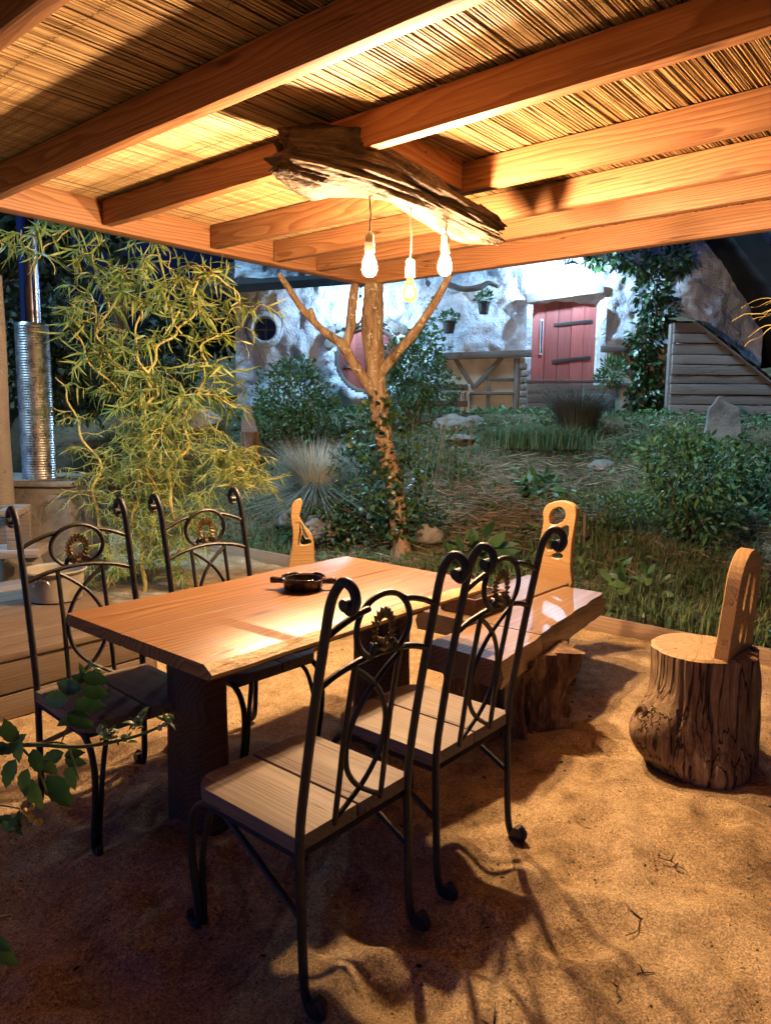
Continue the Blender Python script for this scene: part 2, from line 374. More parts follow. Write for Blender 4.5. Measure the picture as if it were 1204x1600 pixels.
c = b.mix(b.ramp(b.math('ABSOLUTE', b.math('SUBTRACT', crk, .5)), [(.008, (.9, .9, .9)), (.022, (0, 0, 0))]), c, (.06, .03, .015))
c = b.mix(b.ramp(b.noise(v, 8, 5), [(.4, (0, 0, 0)), (.75, (.5, .5, .5))]), c, (.30, .17, .08))
m_end = b.out(c, .6, b.bump(wv.outputs['Fac'], .2, .003))

# ------------------------------------------------------------------ terrain
def bank_h(x, y):
    y0 = 7.35-.45*max(-2.5, min(3.2, x))
    t = min(1., max(0., (y-y0)/(11.3-y0)))
    h = 1.47*(.62*t+.38*t*t*(3-2*t))
    h += (.13*nz(x*.7, y*.7, 2.)+.06*nz(x*2.1, y*2.1, 7.))*min(1, t*5)*(1-sm((y-10.5)/1.0))
    h -= .16*sm((x-1.2)/2.)*math.sin(math.pi*t)
    if y > 16: h += 7.*sm((y-16)/60.)+2.5*nz(x*.03, y*.03, 1.)*sm((y-20)/30)
    return h
def kerb_l(x, y): return (Vector((x, y, 0))-T).dot(LD)
def ground_z(x, y):
    if kerb_l(x, y) < 2.75:
        return .020*nz(x*2.2, y*2.2, 0.)+.018*nz(x*6, y*6, 4.)+.007*nz(x*15, y*15, 6.)
    return .02+bank_h(x, y)
def axis(a, b, fine, lo, hi):
    pts = [fine*i for i in range(int(a/fine), int(b/fine)+1)]
    st = fine
    while pts[-1] < hi: st *= 1.35; pts.append(pts[-1]+st)
    st = fine
    while pts[0] > lo: st *= 1.35; pts.insert(0, pts[0]-st)
    return pts
xs = axis(-4, 6.5, .11, -160, 160); ys = axis(3.2, 13, .11, -3, 260)
V = []; 
for y in ys:
    for x in xs:
        z = .02+bank_h(x, y)
        d = kerb_l(x, y)-2.75
        if d < .0: z = -.12
        V.append((x, y, z))
nx = len(xs); F = [(j*nx+i, j*nx+i+1, (j+1)*nx+i+1, (j+1)*nx+i) for j in range(len(ys)-1) for i in range(nx-1)]
me = arrmesh('bank', V, F); me.polygons.foreach_set('use_smooth', [True]*len(me.polygons))
tag(link('bank', me, m_soil), 'grassy earth bank rising from the sand to the white house', None, None, 'structure')
# sand yard, cut along the kerb
g = G(); NU, NV = 240, 480
RF = random.Random(3); feet = [(RF.uniform(-1.3, 1.9), RF.uniform(1.45, 3.3), RF.uniform(.05, .11), RF.uniform(0, 3.1), RF.uniform(.008, .02)) for _ in range(60)]
def fs(u, v):
    l = -3.4+u*6.13; s = -8.5+v*14.5; p = W(l, s)
    z = ground_z(p.x, p.y)
    for (fx, fy, r, d) in ((.06, 1.72, .17, .035), (-.75, 1.75, .16, .03), (-.35, 1.45, .14, .025), (.55, 1.9, .12, .02)):
        q = math.hypot(p.x-fx, (p.y-fy)*1.2)/r
        if q < 1.6: z += d*(-math.exp(-q*q*2.5)+.6*math.exp(-(q-1)**2*14))
    if -1.6 < p.x < 2.2 and 1.2 < p.y < 3.6:
        for fx, fy, r, a, d in feet:
            dx, dy = p.x-fx, p.y-fy
            if abs(dx) < .3 and abs(dy) < .3:
                q2 = ((dx*math.cos(a)+dy*math.sin(a))/(r*1.9))**2+((dy*math.cos(a)-dx*math.sin(a))/r)**2
                if q2 < 5: z += d*(-math.exp(-q2*1.6)+.7*math.exp(-(math.sqrt(q2)-1.25)**2*9))
    return (p.x, p.y, z)
g.grid(fs, NU, NV, wrap=False)
tag(link('ground', g.mesh('ground', 180), m_sand), 'trodden coarse sand floor of the yard', None, None, 'structure')
# kerb boards between sand and grass
kb = empty('timber_edging', W(2.75, 0), A-math.pi/2, label='low board edging between the sand and the grass', cat='edging')
x0 = -5.
for i, ln_ in enumerate((2.9, 3.0, 2.6, 3.)):
    o = link('board', board(ln_-.01, .035, .13, .004, 8, .004, seed=i), m_kerb, kb, (x0+ln_/2, .0, .045)); x0 += ln_
for i, s in enumerate((-2.11, .9, 3.5)):
    link('stake', board(.05, .04, .16, .004), m_kerb, kb, (s, .04, .05))

# ------------------------------------------------------------------ pergola
HB, RH, RT = 2.75, .165, .068      # underside, rafter height, rafter thickness
ZC = HB+RH
pg = empty('pergola', W(0, 0), A-math.pi/2, label='orange fir pergola roof lined with reed matting', cat='pergola')
def raft(name, l, s0, s1, h=RH, t=RT, z=HB, seed=0):
    me = board(s1-s0, t, h, .005, 14, .006, name, seed); o = link(name, me, m_fir, pg, ((s0+s1)/2, l, z+h/2))
    return o
for i, l in enumerate((-.81, 0.0, .77, 1.66, 2.3, 2.8)):
    raft('rafter', l, -2.70, 3.2, seed=i*3.3)
raft('end_beam', 3.57, -2.98, 3.2, h=.20, t=.10, z=HB-.01, seed=31)
for i, l in enumerate((-1.62, -2.42, -3.22, -4.02)): raft('rafter', l, -2.70, 3.2, seed=55+i)  # hindmost rafters added out of view with the light-blocking roof extension
raft('end_beam', -4.5, -2.98, 3.2, h=.20, t=.10, z=HB-.01, seed=77)  # unseen end of the roof stretched back to keep moonlight off the sand
me = board(8.2, .13, .215, .006, 20, .006, 'side_beam', 9)
link('side_beam', me, m_fir, pg, (-2.78, -.48, HB+.09), math.pi/2)
me = board(.79, .068, .165, .005, 4, .003, 'noggin', 4)
link('noggin', me, m_fir, pg, (-.38, 1.215, HB+.095), math.pi/2)
for dx, dz in ((-.33, .05), (-.33, -.04), (.30, .05), (.05, .03)):
    link('screw', G().lathe([(.005, 0), (.005, .002), (.001, .003)], 8).mesh('screw'), m_wire, pg, mw=Matrix.Translation((-.38+.036, 1.215+dx, HB+.095+dz)) @ Matrix.Rotation(math.pi/2, 4, 'Y'))
# reed matting under the roof boards
mat_z = ZC+.011
reed_me = []
L0, L1 = -4.6, 3.72  # reeds run back under the added roof extension
for q in range(8):
    g = G(); pts = []; rr = .0031+.0013*R.random(); ph = R.random()*50
    for k in range(25):
        t = k/24; pts.append((L0+(L1-L0)*t, .006*nz(t*9+ph, q, 1.)+.003*nz(t*30, q, ph), .004*nz(t*11+ph, 5., q)))
    g.tube(pts, [rr, rr*1.15, rr, rr*.9], 5); reed_me.append(g.mesh('reed', 180, False))
# roof sheet above, extended behind the camera to block the moon fill
g = G(); g.box((0.1, -.40, 0), (6.2, 8.35, .02)); roof = link('roof_sheet', g.mesh('roof_sheet'), m_black, pg, (0, 0, ZC+.045))
s_all = np.arange(-2.98, 3.15, .0088)
near = [s for s in s_all if -1.28 < s < 1.28]
matp = link('reed_mat', (lambda g: g.mesh('reed_mat'))(G().box((0, -1.15, 0), (6.1, 8.3, .004))), MB('mat backing').out((.10, .06, .025), .9), pg, (.08, .71, ZC+.028))
for i, s in enumerate(near):
    o = link('reed', reed_me[i % 8], m_reed, matp, (s-.08+.0016*R.uniform(-1, 1), -.71, mat_z-ZC-.028+.0045*R.uniform(-1, 1)), math.pi/2)
    o.rotation_euler = (R.uniform(0, 6.28), 0, math.pi/2+R.uniform(-.0012, .0012))
g = G()
for s in list(s_all)+list(np.arange(-2.97, 3.15, .02)):
    if -1.28 < s < 1.28 and s in s_all: continue
    lay = 0 if s in s_all else 1
    pts = []; ph = R.random()*50; rr = .0031+.0013*R.random()
    for k in range(16):
        t = k/15; pts.append((s-.08+.007*nz(t*9+ph, 3., 1.)+.0015*R.uniform(-1, 1), L0+(L1-L0)*t-.71, mat_z-ZC-.028+.005*nz(t*9+ph, 8., 2.)+(.010 if lay else 0)))
    g.tube(pts, rr, 4, cap=False)
o = link('reed_layer', g.mesh('reed_layer', 180, False), m_reed, matp); o['kind'] = 'stuff'
for l in np.arange(-2.4, 3.6, .27):
    g = G(); pts = []
    for k, s in enumerate(np.arange(-2.95, 3.0, .018)):
        pts.append((s, l+.012*nz(s*3, l, 1.)+(.003 if k % 2 else -.003), mat_z-.0065+(-.002 if k % 2 else .003)))
    g.tube(pts, .0011, 3, cap=False); o = link('stitch_wire', g.mesh('stitch_wire', 180, False), m_wire, matp, (-.08, -.71, -(ZC+.028)))

# ------------------------------------------------------------------ forked trunk post
tp = empty('trunk_post', (.16, 7.4, 0), label='forked bare tree trunk holding up the pergola corner', cat='post')
def trunk(name, P, r, n=12, parent=None, m=None, amp=.17, steps=12, org=(0, 0, 0), fr=(1, 1)):
    pts = catmull(P, steps); g = G(); rr = interp(r, len(pts)); sd_ = R.random()*40
    g.tube([p-Vector(org) for p in pts], list(rr), n)
    bm_v = []
    for i, p in enumerate(g.v[:len(pts)*n]):
        c = pts[i//n]-Vector(org); d = Vector(p)-c; k = i % n
        ca_, sa_ = math.cos(6.283*k/n), math.sin(6.283*k/n); q = 1+amp*nz(ca_*1.6+sd_, sa_*1.6, i//n*.13)+amp*.8*nz(ca_*4+sd_, sa_*4, i//n*.10)+amp*.5*nz(ca_*9, sa_*9+sd_, i//n*.16)
        bm_v.append(tuple(c+d*q))
    g.v[:len(pts)*n] = bm_v
    return link(name, g.mesh(name, 180, False), m or m_bark, parent)
o7 = (.16, 7.4, 0)
trunk('trunk', [(.19, 7.4, -.1), (.165, 7.4, .15), (.115, 7.42, .63), (-.02, 7.42, 1.21), (-.10, 7.42, 1.78), (-.14, 7.42, 2.3), (-.14, 7.42, 2.76)], [.105, .095, .088, .085, .092, .10, .095], 30, tp, org=o7)
trunk('branch', [(-.04, 7.40, 1.50), (-.17, 7.36, 1.74), (-.33, 7.32, 1.98), (-.43, 7.28, 2.14), (-.60, 7.2, 2.26), (-.80, 7.05, 2.46), (-.99, 6.92, 2.74)], [.06, .055, .05, .048, .036, .032, .026], 14, tp, org=o7)
trunk('branch', [(-.41, 7.30, 2.12), (-.36, 7.33, 2.30), (-.345, 7.36, 2.50), (-.315, 7.38, 2.76)], [.048, .046, .045, .042], 14, tp, org=o7)
for P_ in ([(.06, 7.36, .95), (.0, 7.27, 1.0)], [(-.06, 7.36, 1.62), (.02, 7.27, 1.67)], [(-.70, 7.12, 2.36), (-.72, 7.06, 2.45)]):
    link('branch_stub', G().tube([Vector(q)-Vector(o7) for q in P_], [.035, .022], 9).mesh('branch_stub', 60), m_bark, tp)
trunk('branch', [(-.08, 7.40, 1.86), (.05, 7.30, 2.02), (.21, 7.18, 2.20), (.40, 7.0, 2.45), (.56, 6.86, 2.74)], [.05, .048, .043, .036, .03], 14, tp, org=o7)

# ------------------------------------------------------------------ driftwood log lamp
dw = empty('driftwood_log', W(1.2, -.41, 2.66), label='pale weathered driftwood log hung under the rafters', cat='driftwood')
D0, D1 = W(.46, -.56, 2.72)-W(1.2, -.41, 2.66), W(1.76, -.23, 2.575)-W(1.2, -.41, 2.66)
dax = (D1-D0).normalized(); dup = (Vector((0, 0, 1))-dax*dax.z).normalized(); dsd = dax.cross(dup)
def fdrift(u, v):
    a = 2*math.pi*v
    # longer, ragged on the upper far side
    ext = .06*nz(math.cos(a)*2, math.sin(a)*2, 3.3)+.07*nz(v*23, 1.1, .4)
    t = u*(1+ext*sm(u*1.4-.3))-.06*(1-u)*nz(v*17, 4.4, 2.)
    r = interp([.11, .165, .17, .15, .13, .125, .115, .105, .075], 101)[min(100, int(u*100))]
    r *= 1+.30*nz(math.cos(a)*1.4, math.sin(a)*1.4, u*3.)+.16*nz(math.cos(a)*4, math.sin(a)*4, u*5+9)+.13*nz(math.cos(a)*9, math.sin(a)*9, u*4)+.10*abs(nz(math.cos(a)*17, math.sin(a)*17, u*5))+.06*abs(nz(math.cos(a)*34, math.sin(a)*34, u*7))
    da = (a-4.5+math.pi) % (2*math.pi)-math.pi          # hollow on the underside
    r *= 1-.50*math.exp(-(da/.42)**2)*sm((u-.12)/.12)*(1-sm((u-.55)/.2))
    ctr = D0+(D1-D0)*t+dup*(.045*math.sin(u*3.4)-.02)+dsd*(.03*math.sin(u*6))
    return ctr+(dsd*math.cos(a)*.95+dup*math.sin(a)*.85)*r
g = G(); g.grid(fdrift, 130, 150, True, True)
mdw = g.mesh('log', 180)
log = link('log', mdw, m_drift, dw)
for (u, v, dl, rr) in ((.06, .45, (-.10, .04, .02), .028), (.93, .2, (.14, 0, -.02), .022)):
    p = fdrift(u, v); d = dax*dl[0]+dsd*dl[1]+dup*dl[2]
    g = G(); g.tube(catmull([p-d*.3, p+d*.3, p+d*.7+dup*.01, p+d], 4), [rr*1.3, rr, rr*.6, .004], 7); link('splinter', g.mesh('splinter', 180), m_drift, dw)

# ------------------------------------------------------------------ pendant bulbs
def pendant(l, s, zb, top, lit, label):
    p = W(l, s, 0); K = 1.2; e = empty('pendant_bulb', (p.x, p.y, zb-.01), label=label, cat='light bulb', group='bulbs hanging from the driftwood log')
    prof = [(.004, -.046), (.016, -.043), (.026, -.034), (.031, -.018), (.0315, -.004), (.029, .012), (.022, .030), (.016, .044), (.0135, .056)]
    if not lit: prof = [(.004, -.052), (.016, -.049), (.027, -.039), (.032, -.022), (.031, -.004), (.024, .02), (.016, .040), (.0135, .058)]
    link('bulb_glass', G().lathe([(a_*K, b_*K) for a_, b_ in prof], 20).mesh('bulb_glass', 180), m_bulb if lit else m_amber, e)
    if not lit:
        g = G()
        for q in range(6):
            a0 = q*1.047; r0 = .016
            g.tube([(r0*.5*math.cos(a0), r0*.5*math.sin(a0), .02), (r0*math.cos(a0), r0*math.sin(a0), -.03), (r0*math.cos(a0+1), r0*math.sin(a0+1), -.03)], .0020, 4)
        link('filament', g.mesh('filament'), m_fil, e)
    so_ = link('socket', G().lathe([(a_*K, b_*K*.95+.003) for a_, b_ in [(.0185, .053), (.0215, .056), (.0215, .095), (.019, .099), (.019, .128), (.012, .138), (.006, .142)]], 18).mesh('socket', 30), m_brass, e)
    zt = top-zb
    link('cord', G().tube(catmull([(0, 0, .16), (.004, .002, .16+(zt-.16)*.4), (-.002, .003, .16+(zt-.16)*.75), (0, 0, zt)], 5), .0042, 6).mesh('cord', 180), m_cord, e)
pendant(.886, -.402, 2.25, 2.64, True, 'lit warm bulb leftmost under the driftwood log')
pendant(1.14, -.34, 2.155, 2.60, False, 'dim amber filament bulb hanging lowest of the three')
pendant(1.37, -.28, 2.312, 2.60, True, 'lit warm bulb rightmost under the driftwood log')

# ------------------------------------------------------------------ table
tb = empty('dining_table', W(0, 0), A, label='heavy live edge wooden table on log legs', cat='table')
def slab(name, x0, x1, eL, eR, zt, th, parent, mats, liveL=False, liveR=False, n=46, inset=.035):
    """plank along local x; eL/eR give the two edges' local y along x; live edges slope and show sapwood"""
    g = G(); rows = []
    for i in range(n+1):
        x = x0+(x1-x0)*i/n; a, c = eL(x), eR(x); k = .004
        wob = .004*nz(x*5, a*3, 1.)
        rows.append([(a+(k if not liveL else inset+.012*nz(x*6, 2., a)), zt), (a, zt-(k if not liveL else th*.55)), (a+(0 if not liveL else .012), zt-th+.004), (a+.01, zt-th),
                     (c-.01, zt-th), (c-(0 if not liveR else .012), zt-th+.004), (c, zt-(k if not liveR else th*.55)), (c-(k if not liveR else inset+.012*nz(x*6, 7., c)), zt+wob*0)])
        rows[-1] = [(x, y, z) for y, z in rows[-1]]
    m = 8
    vs = [p for r in rows for p in r]; fs_ = []; mi = []
    for i in range(n):
        for k in range(m):
            g_live = (liveL and k in (0, 1)) or (liveR and k in (5, 6))
            fs_.append((i*m+k, i*m+(k+1) % m, (i+1)*m+(k+1) % m, (i+1)*m+k)); mi.append(1 if g_live else 0)
    g.add(vs, fs_+[tuple(range(m)), tuple(n*m+k for k in range(m-1, -1, -1))]); g.m = mi+[0, 0]
    return link(name, g.mesh(name, 40), mats, parent)
# local y = -s ; near-right edge is y = -.446
eN = lambda x: -.440+.014*nz(x*2.2, 1., 0.)+.006*nz(x*9, 2., 0.)
eF = lambda x: .446+.010*nz(x*2., 5., 0.)+.004*nz(x*9, 6., 0.)
j1 = lambda x: .055+.002*nz(x*4, 8., 0.)
slab('plank', -.755, .75, eN, lambda x: j1(x)-.003, .75, .046, tb, [m_table, m_sap], liveL=True)
slab('plank', -.752, .757, lambda x: j1(x)+.003, eF, .7485, .046, tb, [m_table, m_sap], liveR=True, inset=.012)
def logleg(name, x, y, wx, wy, z1, parent, mat, seed, org=None):
    def f(u, v):
        a = 2*math.pi*v; c, s = math.cos(a), math.sin(a); e = .55
        px = wx/2*math.copysign(abs(c)**e, c); py = wy/2*math.copysign(abs(s)**e, s)
        q = 1+.07*nz(c*1.5+seed, s*1.5, u*2)+.05*nz(c*6+seed, s*6, u*3)+.06*(1-u)**2
        return (x+px*q, y+py*q, -.03+u*(z1+.03))
    return link(name, G().grid(f, 20, 40, True, True).mesh(name, 50), mat, parent)
logleg('leg', -.50, 0.0, .14, .24, .71, tb, m_leg, 1.)
logleg('leg', .56, .02, .12, .30, .71, tb, m_leg, 5.)
link('batten', board(.72, .09, .035, .004), m_leg, tb, (-.30, 0, .686), math.pi/2)
link('batten', board(.72, .09, .035, .004), m_leg, tb, (.34, 0, .686), math.pi/2)

# clay dish on the table
dsh = empty('clay_dish', W(.10, -.07, .7505), A-.9, label='dark glazed clay dish with stub handles on the table', cat='dish')
link('bowl', G().lathe([(.04, 0), (.075, .0), (.082, .006), (.086, .028), (.090, .040), (.092, .046), (.088, .049), (.078, .046), (.073, .03), (.06, .012), (.03, .010), (.001, .010)], 40, close=False).mesh('bowl', 50), m_glaze, dsh)
for sg in (1, -1):
    link('handle', G().tube(catmull([(sg*.080, 0, .036), (sg*.105, 0, .036), (sg*.125, 0, .037), (sg*.140, 0, .036)], 4), [.014, .0125, .015, .013], 12).mesh('handle', 60), m_glaze, dsh)
link('rim', G().tube([(.090*math.cos(t*.2094), .090*math.sin(t*.2094), .0475+(.004 if t % 10 < 6 else -.003)) for t in range(31)], .0055, 8, cap=False).mesh('rim', 180), m_glaze, dsh)

# ------------------------------------------------------------------ iron chairs
def yb(z): return .205+.105*max(0., (z-.45)/.62)**1.25
def make_chair():
    e = empty('iron_chair', (0, 0, 0))
    IR, hw = .0125, .212
    for sx_ in (-1, 1):
        x = sx_*hw
        P = [(x, .268, .052), (x, .285, .035), (x, .272, .014), (x, .245, .012), (x, .226, .035), (x, .216, .10), (x, .21, .25), (x, .205, .45), (x, yb(.6), .60), (x, yb(.8), .80), (x, yb(.98), .98),
             (x, yb(1.06), 1.06), (x, yb(1.1)+.008, 1.10), (x, yb(1.1)+.034, 1.128), (x, yb(1.1)+.062, 1.118), (x, yb(1.1)+.072, 1.09), (x, yb(1.1)+.058, 1.066), (x, yb(1.1)+.040, 1.074)]
        g = G(); g.tube(catmull(P, 4), IR, 8); post = link('back_post', g.mesh('back_post', 60), m_iron, e)
        g = G(); g.tube([(x-.018, yb(1.1)+.050, 1.080), (x+.018, yb(1.1)+.050, 1.080)], .0145, 12); link('scroll_end', g.mesh('scroll_end', 40), m_iron, post)
        g = G(); g.tube([(x-.018, .262, .034), (x+.018, .262, .034)], .021, 12); link('scroll_foot', g.mesh('scroll_foot', 40), m_iron, post)
        g = G(); g.tube(catmull([(x, -.10, .425), (x, -.17, .415), (x, -.225, .375), (x, -.25, .30), (x, -.245, .20), (x, -.225, .08), (x, -.222, .03), (x, -.235, .012), (x, -.262, .02), (x, -.265, .042)], 4), .0115, 8)
        lg = link('front_leg', g.mesh('front_leg', 60), m_iron, e)
        g = G(); g.tube(catmull([(x-sx_*.085, -.19, .425), (x-sx_*.06, -.215, .38), (x-sx_*.04, -.228, .30), (x-sx_*.026, -.235, .20), (x-sx_*.02, -.225, .08), (x-sx_*.018, -.222, .015)], 4), .0095, 8)
        link('leg_scroll', g.mesh('leg_scroll', 60), m_iron, lg)
        g = G(); g.tube([(x, .212, .245), (x*.99, .02, .345), (x*.98, -.13, .425)], .0095, 6); link('brace', g.mesh('brace', 60), m_iron, e)
        g = G(); xb = sx_*.088
        g.tube([(xb, yb(.895), .895), (xb, yb(.7), .70), (xb*1.03, yb(.46), .445)], .0085, 6); link('upright', g.mesh('upright', 60), m_iron, e)
        g = G(); g.tube(catmull([(-xb*.95, yb(.875), .875), (-xb*.45, yb(.845), .845), (xb*.25, yb(.79), .79), (xb*.72, yb(.72), .72), (xb*.84, yb(.66), .66), (xb*.70, yb(.59), .59), (xb*.22, yb(.53), .53), (-xb*.45, yb(.48), .485), (-xb, yb(.455), .457)], 4), .0078, 6)
        link('crossed_bow', g.mesh('crossed_bow', 60), m_iron, e)
        # top rail half, rising to the ring
        g = G(); g.tube(catmull([(x, yb(.985), .985), (x*.75, yb(1.005), 1.008), (x*.5, yb(1.02), 1.024), (x*.33, yb(1.03), 1.030)], 4), .0088, 6); link('top_rail', g.mesh('top_rail', 60), m_iron, e)
    g = G(); P = []
    for k in range(25):
        a = rad(-62+k*(304/24)); P.append((.103*math.cos(a), yb(.975), .972+.082*math.sin(a)))
    s1 = P[0]; s2 = P[-1]
    def curl(p, sg): return [(p[0]-sg*.028, p[1], p[2]+.020), (p[0]-sg*.014, p[1], p[2]+.026), (p[0]-sg*.004, p[1], p[2]+.012)]
    P = curl(s1, 1)+P+list(reversed(curl(s2, -1)))
    g.tube(catmull(P, 2), .0085, 6)
    ring = link('ring', g.mesh('ring', 60), m_iron, e)
    for sg in (-1, 1):
        g = G(); c_ = Vector((sg*.025, yb(.92), .918)); g.tube([c_-Vector((0, .009, 0)), c_+Vector((0, .009, 0))], .0125, 10); link('ring_curl', g.mesh('ring_curl', 40), m_iron, ring)
    g = G(); g.tube(catmull([(-hw, yb(.86), .858), (-hw*.6, yb(.88), .884), (0, yb(.895), .898), (hw*.6, yb(.88), .884), (hw, yb(.86), .858)], 5), .0092, 6); link('lower_rail', g.mesh('lower_rail', 60), m_iron, e)
    # laurel medallion
    g = G(); cz = .962; y0 = yb(.97)
    for (rx, rz_, ln_, wd_, off, n_l) in ((.027, .033, .027, .0075, .005, 9), (.021, .026, .018, .006, .008, 8)):
        for sg in (-1, 1):
            for k in range(n_l):
                a = rad(-62+150*k/(n_l-1)); c_ = Vector((sg*rx*math.cos(a), y0, cz+rz_*math.sin(a)))
                d = Vector((sg*math.cos(a)*.75-sg*math.sin(a)*.35, 0, math.sin(a)*.75+math.cos(a)*.65)).normalized(); sd_ = Vector((-d.z, 0, d.x))
                tip = c_+d*ln_; mid = c_+d*ln_*.55
                for sy in (-1, 1):
                    g.add([c_, mid+sd_*wd_, tip+Vector((0, sy*.004, 0)), mid-sd_*wd_, mid+Vector((0, sy*off, 0))], [(0, 1, 4), (1, 2, 4), (2, 3, 4), (3, 0, 4)])
    g.tube([(-.024, y0, cz-.040), (0, y0, cz-.050), (.024, y0, cz-.040)], [.006, .010, .006], 8)
    g.tube([(-.012, y0, cz-.02), (0, y0, cz-.045), (.012, y0, cz-.02)], [.004, .008, .004], 6)
    link('medallion', g.mesh('medallion'), m_bronze, ring)
    # seat frame and two planks
    g = G(); fz = .409
    for a_, b_ in (((-hw, .2), (hw, .2)), ((-hw, -.19), (hw, -.19)), ((-hw, -.19), (-hw, .2)), ((hw, -.19), (hw, .2))):
        g.tube([(a_[0], a_[1], fz), (b_[0], b_[1], fz)], .011, 4)
    link('seat_frame', g.mesh('seat_frame'), m_iron, e)
    for sg in (-1, 1):
        out = [(.004, .205)]+[(.222, .205)]
        rc = .075
        out += [(.222-rc+rc*math.cos(t), -.235+rc-rc*math.sin(t)) for t in [rad(q) for q in range(0, 91, 18)]]
        out += [(.004, -.235)]
        poly = [(sg*p[0], p[1]) for p in out]
        if sg < 0: poly.reverse()
        me = bpy.data.meshes.new('seat_plank'); bm = bmesh.new()
        f_ = bm.faces.new([bm.verts.new((p[1], p[0], 0)) for p in poly])
        ex = bmesh.ops.extrude_face_region(bm, geom=[f_]); bmesh.ops.translate(bm, verts=[q for q in ex['geom'] if isinstance(q, bmesh.types.BMVert)], vec=(0, 0, .042))
        bmesh.ops.recalc_face_normals(bm, faces=bm.faces)
        bmesh.ops.bevel(bm, geom=[q for q in bm.edges], offset=.004, segments=2, affect='EDGES', profile=.6)
        for v_ in bm.verts: v_.co.y = -v_.co.y
        bmesh.ops.reverse_faces(bm, faces=bm.faces)
        bm.to_mesh(me); bm.free(); me.polygons.foreach_set('use_smooth', [True]*len(me.polygons)); me.set_sharp_from_angle(angle=rad(35))
        # grain runs front to back: local x of the plank object points to the chair's back
        o = link('seat_plank', me, m_seat, e); o.matrix_local = Matrix.Translation((0, 0, .421)) @ Matrix.Rotation(math.pi/2, 4, 'Z')
    return e
proto = make_chair()
def place(o, l, s, side, da, label):
    # l, s: middle of the back feet; side +1 = back points to +s
    p = W(l, s); rz = (A-math.pi if side > 0 else A)+da
    bk = Vector((-math.sin(rz), math.cos(rz), 0)); p = p-bk*.215
    o.location = p; o.rotation_euler = (0, 0, rz)
    tag(o, label, 'chair', 'wrought iron chairs round the table')
ch2, ch3, ch4 = copy_tree(proto), copy_tree(proto), copy_tree(proto)
place(proto, -.655, .945, 1, 0., 'black iron chair closest to the camera, its back across the table edge')
place(ch2, -.07, .93, 1, 0., 'black iron chair beside the slab bench, back turned to the stump stool')
place(ch3, -.635, -.50, -1, -.06, 'black iron chair at the table corner by the plank platform')
place(ch4, -.03, -.50, -1, -.02, 'black iron chair in front of the curly willow, seat pushed under the table')

# ------------------------------------------------------------------ slab bench with root base and carved backrest
bn = empty('slab_bench', W(1.3, .3), A, label='thick plank bench on a dark root stump with carved backrest', cat='bench')
def bl(l, s): return (l-1.3, -(s-.3))
def wav(base, amp, sd_): return lambda x: base+amp*nz(x*3.2, sd_, 0.)+amp*.5*nz(x*11, sd_, 4.)
slab('seat_plank', 1.02-1.3, 2.0-1.3, lambda x: -(.353-.131*(x+.759))+.006*nz(x*2.5, 3., 1.)+.004*nz(x*12, 3., 1.), wav(.10, .003, 2.), .47, .12, bn, [m_bench, m_bench], liveL=True, inset=.02)
slab('seat_plank', .95-1.3, 2.10-1.3, wav(.106, .003, 2.), wav(.42, .012, 6.), .478, .10, bn, [m_bench, m_bench], liveR=True, inset=.02)
slab('end_slab', .56-1.3, 1.012-1.3, lambda x: -(.353-.131*(x+.759))+.006*nz(x*2.5, 3., 1.)+.004*nz(x*12, 3., 1.), wav(.06, .01, 4.), .469, .12, bn, [m_bench, m_bench], liveL=True, inset=.015, n=20)
def froot(cx, cy, r0, z1, seed, fl=.5):
    def f(u, v):
        a = 2*math.pi*v; c, s = math.cos(a), math.sin(a)
        r = r0*(1+fl*(.5-u)**2*(1 if u < .5 else .5)+.42*nz(c*1.3+seed, s*1.3, u*1.2)+.30*nz(c*4+seed, s*4, u*1.5)+.16*nz(c*10, s*10+seed, u*2.4)+.22*abs(nz(c*16, s*16+seed, u*3.)))
        r = max(r0*.35, r)
        return (cx+r*c*1.2, cy+r*s, -.03+u*(z1+.03))
    return f
x_, y_ = bl(1.06, .40)
link('root_stump', G().grid(froot(x_, y_, .235, .385, 2.2), 34, 90, True, True).mesh('root_stump', 60), m_root, bn)
x_, y_ = bl(1.62, .22)
link('root_stump', G().grid(froot(x_, y_, .15, .385, 7.7), 26, 70, True, True).mesh('root_stump', 60), m_root, bn)
def smooth_loop(P, n=3):
    P = [Vector((p[0], p[1], 0)) for p in P]; m = len(P); out = []
    for i in range(m):
        a, b_, c, d = P[i-1], P[i], P[(i+1) % m], P[(i+2) % m]
        for k in range(n):
            t = k/n; q = .5*((2*b_)+(c-a)*t+(2*a-5*b_+4*c-d)*t*t+(3*b_-a-3*c+d)*t*t*t); out.append((q.x, q.y))
    return out
def backrest(outline, holes, thick):
    g = G(); g.prism(smooth_loop(outline), [smooth_loop(h) for h in holes], thick)
    me = g.mesh('backrest', 40)
    bm = bmesh.new(); bm.from_mesh(me)
    ed = [e for e in bm.edges if len(e.link_faces) == 2 and e.calc_face_angle(0) > 1.0]
    bmesh.ops.bevel(bm, geom=ed, offset=.004, segments=1, affect='EDGES'); bm.to_mesh(me); bm.free()
    for p in me.polygons: p.use_smooth = False
    return me
k_ = .00127
def Z5(P): return [((x-712)*k_, (470-y)*k_) for x, y in P]
bo = Z5([(622, 500), (622, 430), (632, 340), (650, 270), (668, 190), (668, 125), (700, 88), (765, 72), (820, 84), (840, 118), (832, 190), (818, 280), (812, 390), (806, 500)])
bh = [Z5([(700, 158), (716, 120), (755, 100), (780, 118), (782, 155), (740, 188), (708, 192)]),
      Z5([(686, 232), (735, 218), (790, 186), (804, 200), (796, 250), (776, 290), (725, 312), (690, 322), (680, 280)]),
      Z5([(712, 348), (745, 326), (774, 338), (748, 358)])]
